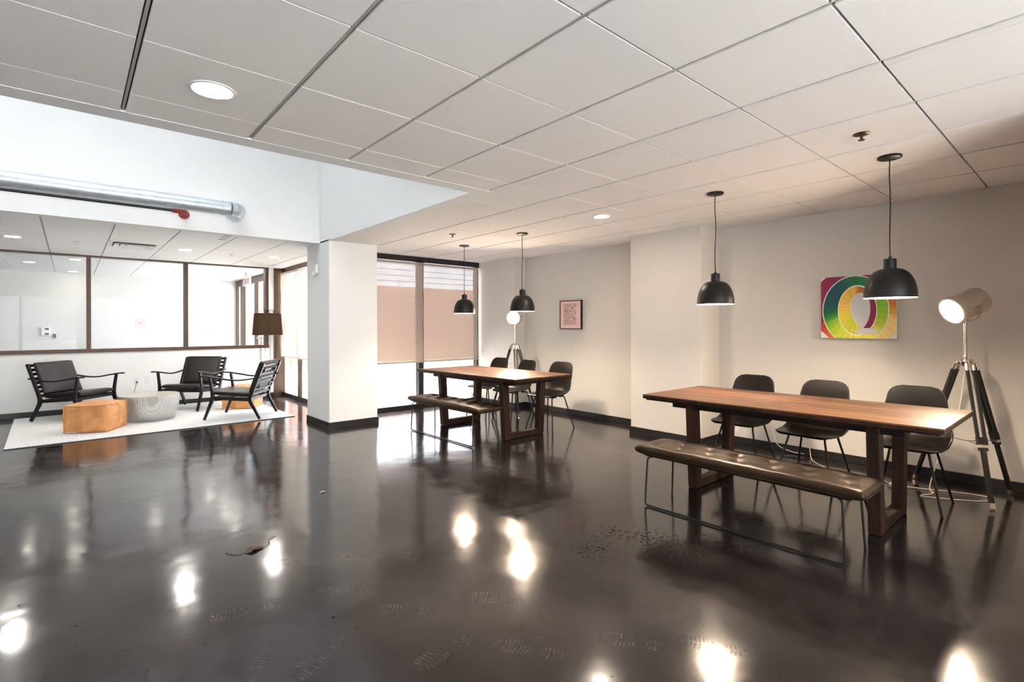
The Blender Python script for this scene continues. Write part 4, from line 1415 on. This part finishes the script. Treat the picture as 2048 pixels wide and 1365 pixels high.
# ------------------------------------------------------------------ dark shaded floor lamp
fl = thing('floor_lamp', 'floor lamp with dark drum shade and thin wire legs', 'floor lamp', (2.71, 9.95, 0), 0.4)
MB().lathe([(0.252, 1.177), (0.223, 1.565)], 48).obj('lamp_shade', M['shade_fabric'], fl, 60)
for r, z in ((0.2525, 1.179), (0.2235, 1.564)):
    MB().tube([(r * math.cos(2 * PI * k / 48), r * math.sin(2 * PI * k / 48), z) for k in range(48)], 0.004, 6, True).obj('shade_rim', M['black_paint'], fl, 60)
a0 = -2.1
MB().ribbon([(0.2535 * math.cos(a0), 0.2535 * math.sin(a0), 1.177), (0.2245 * math.cos(a0), 0.2245 * math.sin(a0), 1.565)], 0.022, 0.002, Vector((-math.sin(a0), math.cos(a0), 0))).obj('shade_seam', M['black_paint'], fl)
for k in range(5):
    a = 2 * PI * k / 5 + 0.3
    ca_, sa_ = math.cos(a), math.sin(a)
    px_, py_ = 0.11 * ca_, 0.11 * sa_
    w = 0.045
    tx_, ty_ = -sa_ * w, ca_ * w
    loop = fillet([(px_ - tx_, py_ - ty_, 1.61), (px_ * 1.3 - tx_, py_ * 1.3 - ty_, 0.30), (px_ * 1.55 - tx_, py_ * 1.55 - ty_, 0.005), (px_ * 1.75, py_ * 1.75, 0.004), (px_ * 1.55 + tx_, py_ * 1.55 + ty_, 0.005), (px_ * 1.3 + tx_, py_ * 1.3 + ty_, 0.30), (px_ + tx_, py_ + ty_, 1.61)], 0.03, 4)
    MB().tube(loop, 0.0032, 6).obj('wire_leg', M['black_paint'], fl, 60)
    MB().tube(fillet([(px_ - tx_, py_ - ty_, 1.60), (px_ - tx_, py_ - ty_, 1.625), (0, 0, 1.628), (px_ + tx_, py_ + ty_, 1.625), (px_ + tx_, py_ + ty_, 1.60)], 0.012, 3), 0.0032, 6).obj('top_wire', M['black_paint'], fl, 60)
MB().lathe([(0, 1.60), (0.018, 1.60), (0.018, 1.635), (0, 1.64)], 16).obj('finial', M['black_paint'], fl, 50)
MB().tube([(0, 0, 1.60), (0, 0, 1.44)], 0.008, 8).obj('socket_stem', M['black_paint'], fl, 60)
MB().lathe([(0, 1.44), (0.016, 1.44), (0.03, 1.40), (0.032, 1.375), (0.02, 1.345), (0, 1.338)], 20).obj('bulb', M['glow_floor'], fl, 60)

sub(fl, 'lamp_shade', ['shade_rim', 'shade_seam'])

# ------------------------------------------------------------------ tripod spotlights
def tripod(label, loc, head_dir, feet, hubz, poleh, lean):
    t = thing('tripod_lamp', label, 'tripod lamp', loc, 0, 'nickel searchlights on black tripods')
    hub = Vector((0, 0, hubz))
    MB().lathe([(0, -0.035), (0.02, -0.035), (0.034, -0.012), (0.034, 0.004), (0.016, 0.016), (0.012, 0.05), (0, 0.05)], 24, Matrix.Translation(hub)).obj('hub', M['chrome'], t, 50)
    for fx, fy in feet:
        foot = Vector((fx, fy, 0.0))
        dh = Vector((fx, fy, 0)).normalized()
        sd = Vector((-dh.y, dh.x, 0))
        top = hub + dh * 0.062 + Vector((0, 0, -0.02))
        dv = (foot - top)
        ln_ = dv.length
        du = dv / ln_
        MB().tube([hub + dh * 0.018, hub + dh * 0.045 + Vector((0, 0, 0.012)), top], 0.011, 10).obj('hinge_arm', M['chrome'], t, 60)
        MB().tube([top - sd * 0.026, top + sd * 0.026], 0.013, 12).obj('hinge_pin', M['chrome'], t, 60)
        cut = 0.56 * ln_
        for s in (-1, 1):
            p0 = top + sd * (s * 0.021)
            MB().tube([p0 + du * -0.008, p0 + du * 0.045], 0.0125, 12).obj('ferrule', M['chrome'], t, 60)
            MB().ribbon([p0 + du * 0.045, p0 + du * cut], 0.017, 0.02, sd).obj('upper_leg', M['black_wood'], t)
        MB().ribbon([top + du * (cut - 0.045), top + du * (cut + 0.012)], 0.062, 0.028, sd).obj('clamp_block', M['black_wood'], t)
        MB().ribbon([top + du * (cut + 0.012), top + du * (cut + 0.032)], 0.058, 0.03, sd).obj('clamp_plate', M['chrome'], t)
        MB().ribbon([top + du * (cut + 0.032), top + du * (cut + 0.055)], 0.052, 0.027, sd).obj('clamp_block', M['black_wood'], t)
        MB().ribbon([top + du * (cut - 0.0), top + du * (ln_ - 0.045)], 0.03, 0.02, sd).obj('lower_leg', M['black_wood'], t)
        MB().ribbon([top + du * (ln_ - 0.045), top + du * (ln_ - 0.008)], 0.032, 0.022, sd).obj('foot_cap', M['chrome'], t)
        MB().lathe([(0, 0), (0.009, 0.0), (0.009, 0.012), (0, 0.014)], 10, Matrix.Translation(foot - du * 0.004 + Vector((0, 0, 0.001)))).obj('foot_glide', M['chrome'], t, 50)
    # spreader cords between legs
    mid = [Vector((fx, fy, 0)) * 0.60 + Vector((0, 0, hubz * 0.41)) for fx, fy in feet]
    cen = sum(mid, Vector()) / 3 - Vector((0, 0, 0.01))
    for q in mid:
        MB().tube([q, cen], 0.0028, 6).obj('spreader_chain', M['brass'], t, 60)
    pt = hub + Vector((lean[0], lean[1], poleh))
    MB().tube([hub + Vector((0, 0, 0.04)), pt], 0.0115, 12).obj('pole', M['chrome'], t, 60)
    hd = Vector(head_dir).normalized()
    hc = pt + Vector((0, 0, 0.125))
    side = hd.cross(Vector((0, 0, 1))).normalized()
    upv = side.cross(hd)
    mt = Matrix((side.to_4d(), upv.to_4d(), hd.to_4d(), Vector((0, 0, 0, 1)))).transposed()
    for i in range(3):
        mt[3][i] = 0
    mt = Matrix.Translation(hc) @ mt.to_3x3().to_4x4()
    R = 0.106
    MB().lathe([(0, -0.125), (R - 0.018, -0.125), (R - 0.004, -0.115), (R - 0.002, -0.10), (R, 0.10), (R + 0.006, 0.102), (R + 0.008, 0.112), (R + 0.004, 0.122), (R - 0.010, 0.122), (R - 0.012, 0.104), (R - 0.014, 0.09)], 48, mt).obj('lamp_housing', M['brushed'], t, 40)
    MB().lathe([(0, 0.112), (R - 0.014, 0.106), (R - 0.014, 0.10), (0, 0.10)], 40, mt).obj('lens', M['glow_tri'], t, 60)
    MB().lathe([(R - 0.016, 0.108), (R - 0.008, 0.114), (R - 0.008, 0.106)], 40, mt).obj('lens_ring', M['chrome'], t, 60)
    # yoke
    yk = [hc + side * (R + 0.012) * math.cos(a) + (Vector((0, 0, -1)) - hd * hd.dot(Vector((0, 0, -1)))).normalized() * (R + 0.022) * math.sin(a) for a in [PI * i / 16 for i in range(17)]]
    MB().ribbon(yk, 0.022, 0.004, hd).obj('yoke', M['chrome'], t, 50)
    for s in (-1, 1):
        MB().tube([hc + side * s * (R - 0.004), hc + side * s * (R + 0.028)], 0.011, 12).obj('yoke_knob', M['chrome'], t, 60)
    MB().tube([pt + Vector((0, 0, -0.02)), pt + Vector((0, 0, 0.018))], 0.016, 12).obj('pole_collar', M['chrome'], t, 60)
    sub(t, 'lamp_housing', ['lens', 'lens_ring'])
    sub(t, 'lower_leg', ['foot_cap', 'foot_glide'])
    sub(t, 'yoke', ['yoke_knob'])
    return t
tripod('silver searchlight on a black tripod at the right end of the near table', (5.27, 0.71, 0), (-0.718, 0.572, -0.396), [(-0.295, -0.185), (0.25, -0.235), (0.21, 0.36)], 1.035, 0.315, (0.0, 0.0))
def pol(deg, r):
    a = math.radians(deg)
    R_, F_ = Vector((0.757, -0.653)), Vector((0.653, 0.757))
    q = R_ * math.cos(a) * r + F_ * math.sin(a) * r
    return (q.x, q.y)
tripod('silver searchlight on a black tripod in the far corner behind the far table', (5.17, 5.93, 0), (-0.74, -0.60, -0.22), [pol(157, 0.40), pol(277, 0.38), pol(37, 0.40)], 1.035, 0.315, (0, 0))

# white cords under the near table
wc = thing('extension_lead', 'white extension lead lying on the floor under the near table', 'cord')
MB().tube(spline([(XW - 0.03, 1.95, 0.13), (XW - 0.06, 1.93, 0.03), (5.45, 1.85, 0.006), (5.25, 1.65, 0.006), (5.2, 1.45, 0.006), (5.22, 1.25, 0.006), (5.12, 1.16, 0.006)], 8), 0.004, 6).obj('cable', M['white_cord'], wc, 60)
MB().box((5.06, 1.06, 0.0), (5.12, 1.16, 0.028)).obj('socket_block', M['white_cord'], wc, bevel=0.006)
MB().tube(spline([(5.12, 1.06, 0.012), (5.18, 0.95, 0.006), (5.25, 0.8, 0.006), (5.3, 0.62, 0.006), (5.26, 0.55, 0.006), (5.12, 0.62, 0.006), (4.98, 0.83, 0.006), (4.95, 0.93, 0.006), (5.1, 0.88, 0.006), (5.22, 0.92, 0.03), (5.28, 0.86, 0.3), (5.285, 0.76, 0.6), (5.275, 0.715, 0.95)], 8), 0.004, 6).obj('lamp_cable', M['white_cord'], wc, 60)
wc2 = thing('white_appliance_lead', 'white cord looping down the wall behind the middle near chair', 'cord')
MB().tube(spline([(XW - 0.01, 2.3, 0.17), (XW - 0.03, 2.25, 0.06), (XW - 0.05, 2.1, 0.02), (XW - 0.05, 1.99, 0.02)], 8), 0.004, 6).obj('cable', M['white_cord'], wc2, 60)

# ------------------------------------------------------------------ dust and debris on the floor
fmesh = None
def sole_mesh():
    mb = MB()
    # tread bars of a dusty shoe sole, 0.29 long: wide forefoot, narrow waist, round heel
    for k in range(17):
        y = -0.14 + 0.0172 * k
        if -0.045 < y < -0.005:
            continue
        w = 0.036 * math.sqrt(max(0.0, 1 - ((y + 0.095) / 0.052) ** 2)) if y < -0.03 else 0.047 * math.sqrt(max(0.0, 1 - ((y - 0.062) / 0.088) ** 2))
        for s_ in (-1, 1):
            q = [mb.bm.verts.new(p) for p in ((0.003 * s_, y, 0), (w * s_, y + 0.007, 0), (w * s_, y + 0.0165, 0), (0.003 * s_, y + 0.0095, 0))]
            mb.bm.faces.new(q)
    return mb.mesh('footprint', M['dust'])
fm = sole_mesh()
fl_o = bpy.data.objects['floor']
for (x, y, a) in ((1.174, 2.128, 47), (1.507, 2.556, 38), (1.563, 1.905, 35), (1.413, 1.531, 30), (1.777, 1.28, 32), (1.15, 1.75, 95), (1.02, 2.5, 60), (0.75, 2.05, 120), (1.3, 1.25, 40), (0.62, 2.6, 75), (0.85, 1.55, 110), (0.5, 2.1, 140), (1.25, 2.78, 50), (2.0, 1.05, 28), (0.4, 2.9, 160), (0.95, 2.95, 45)):
    o = inst(fm, 'footprint', fl_o, (x, y, 0.0006))
    o.rotation_euler = (0, 0, math.radians(a))
lf = thing('dried_leaf', 'curled brown dried leaf and twig on the floor', 'leaf', (0.82, 3.28, 0.0))
mb = MB()
g = {}
for i in range(9):
    for j in range(5):
        u, w = i / 8, j / 4 * 2 - 1
        hw_ = 0.026 * math.sin(PI * min(1, u * 1.02)) ** 0.7
        g[i, j] = mb.bm.verts.new((u * 0.11 - 0.055, w * hw_, 0.003 + 0.012 * w * w * math.sin(PI * u) + 0.006 * math.sin(7 * u)))
for i in range(8):
    for j in range(4):
        mb.bm.faces.new((g[i, j], g[i + 1, j], g[i + 1, j + 1], g[i, j + 1]))
mb.obj('leaf_blade', M['leaf'], lf, 60)
MB().tube(spline([(0.05, 0, 0.005), (0.09, 0.03, 0.004), (0.1, 0.09, 0.004), (0.15, 0.13, 0.003)], 5), 0.0016, 6).obj('twig', M['leaf'], lf, 60)
MB().tube(spline([(-0.05, 0, 0.004), (-0.1, -0.01, 0.003), (-0.14, 0.06, 0.003)], 5), 0.0016, 6).obj('twig', M['leaf'], lf, 60)
sc2 = thing('paper_scrap', 'tiny crumpled pale scrap on the floor before the column', 'scrap', (1.515, 4.07, 0))
mb = MB()
q = [mb.bm.verts.new(p) for p in ((-0.03, -0.008, 0.001), (0.0, -0.012, 0.008), (0.032, 0.004, 0.001), (0.004, 0.014, 0.006))]
mb.bm.faces.new((q[0], q[1], q[3]))
mb.bm.faces.new((q[1], q[2], q[3]))
mb.obj('scrap_sheet', M['white_plastic'], sc2)
for o in bpy.data.objects:
    if 'seq' in o:
        del o['seq']
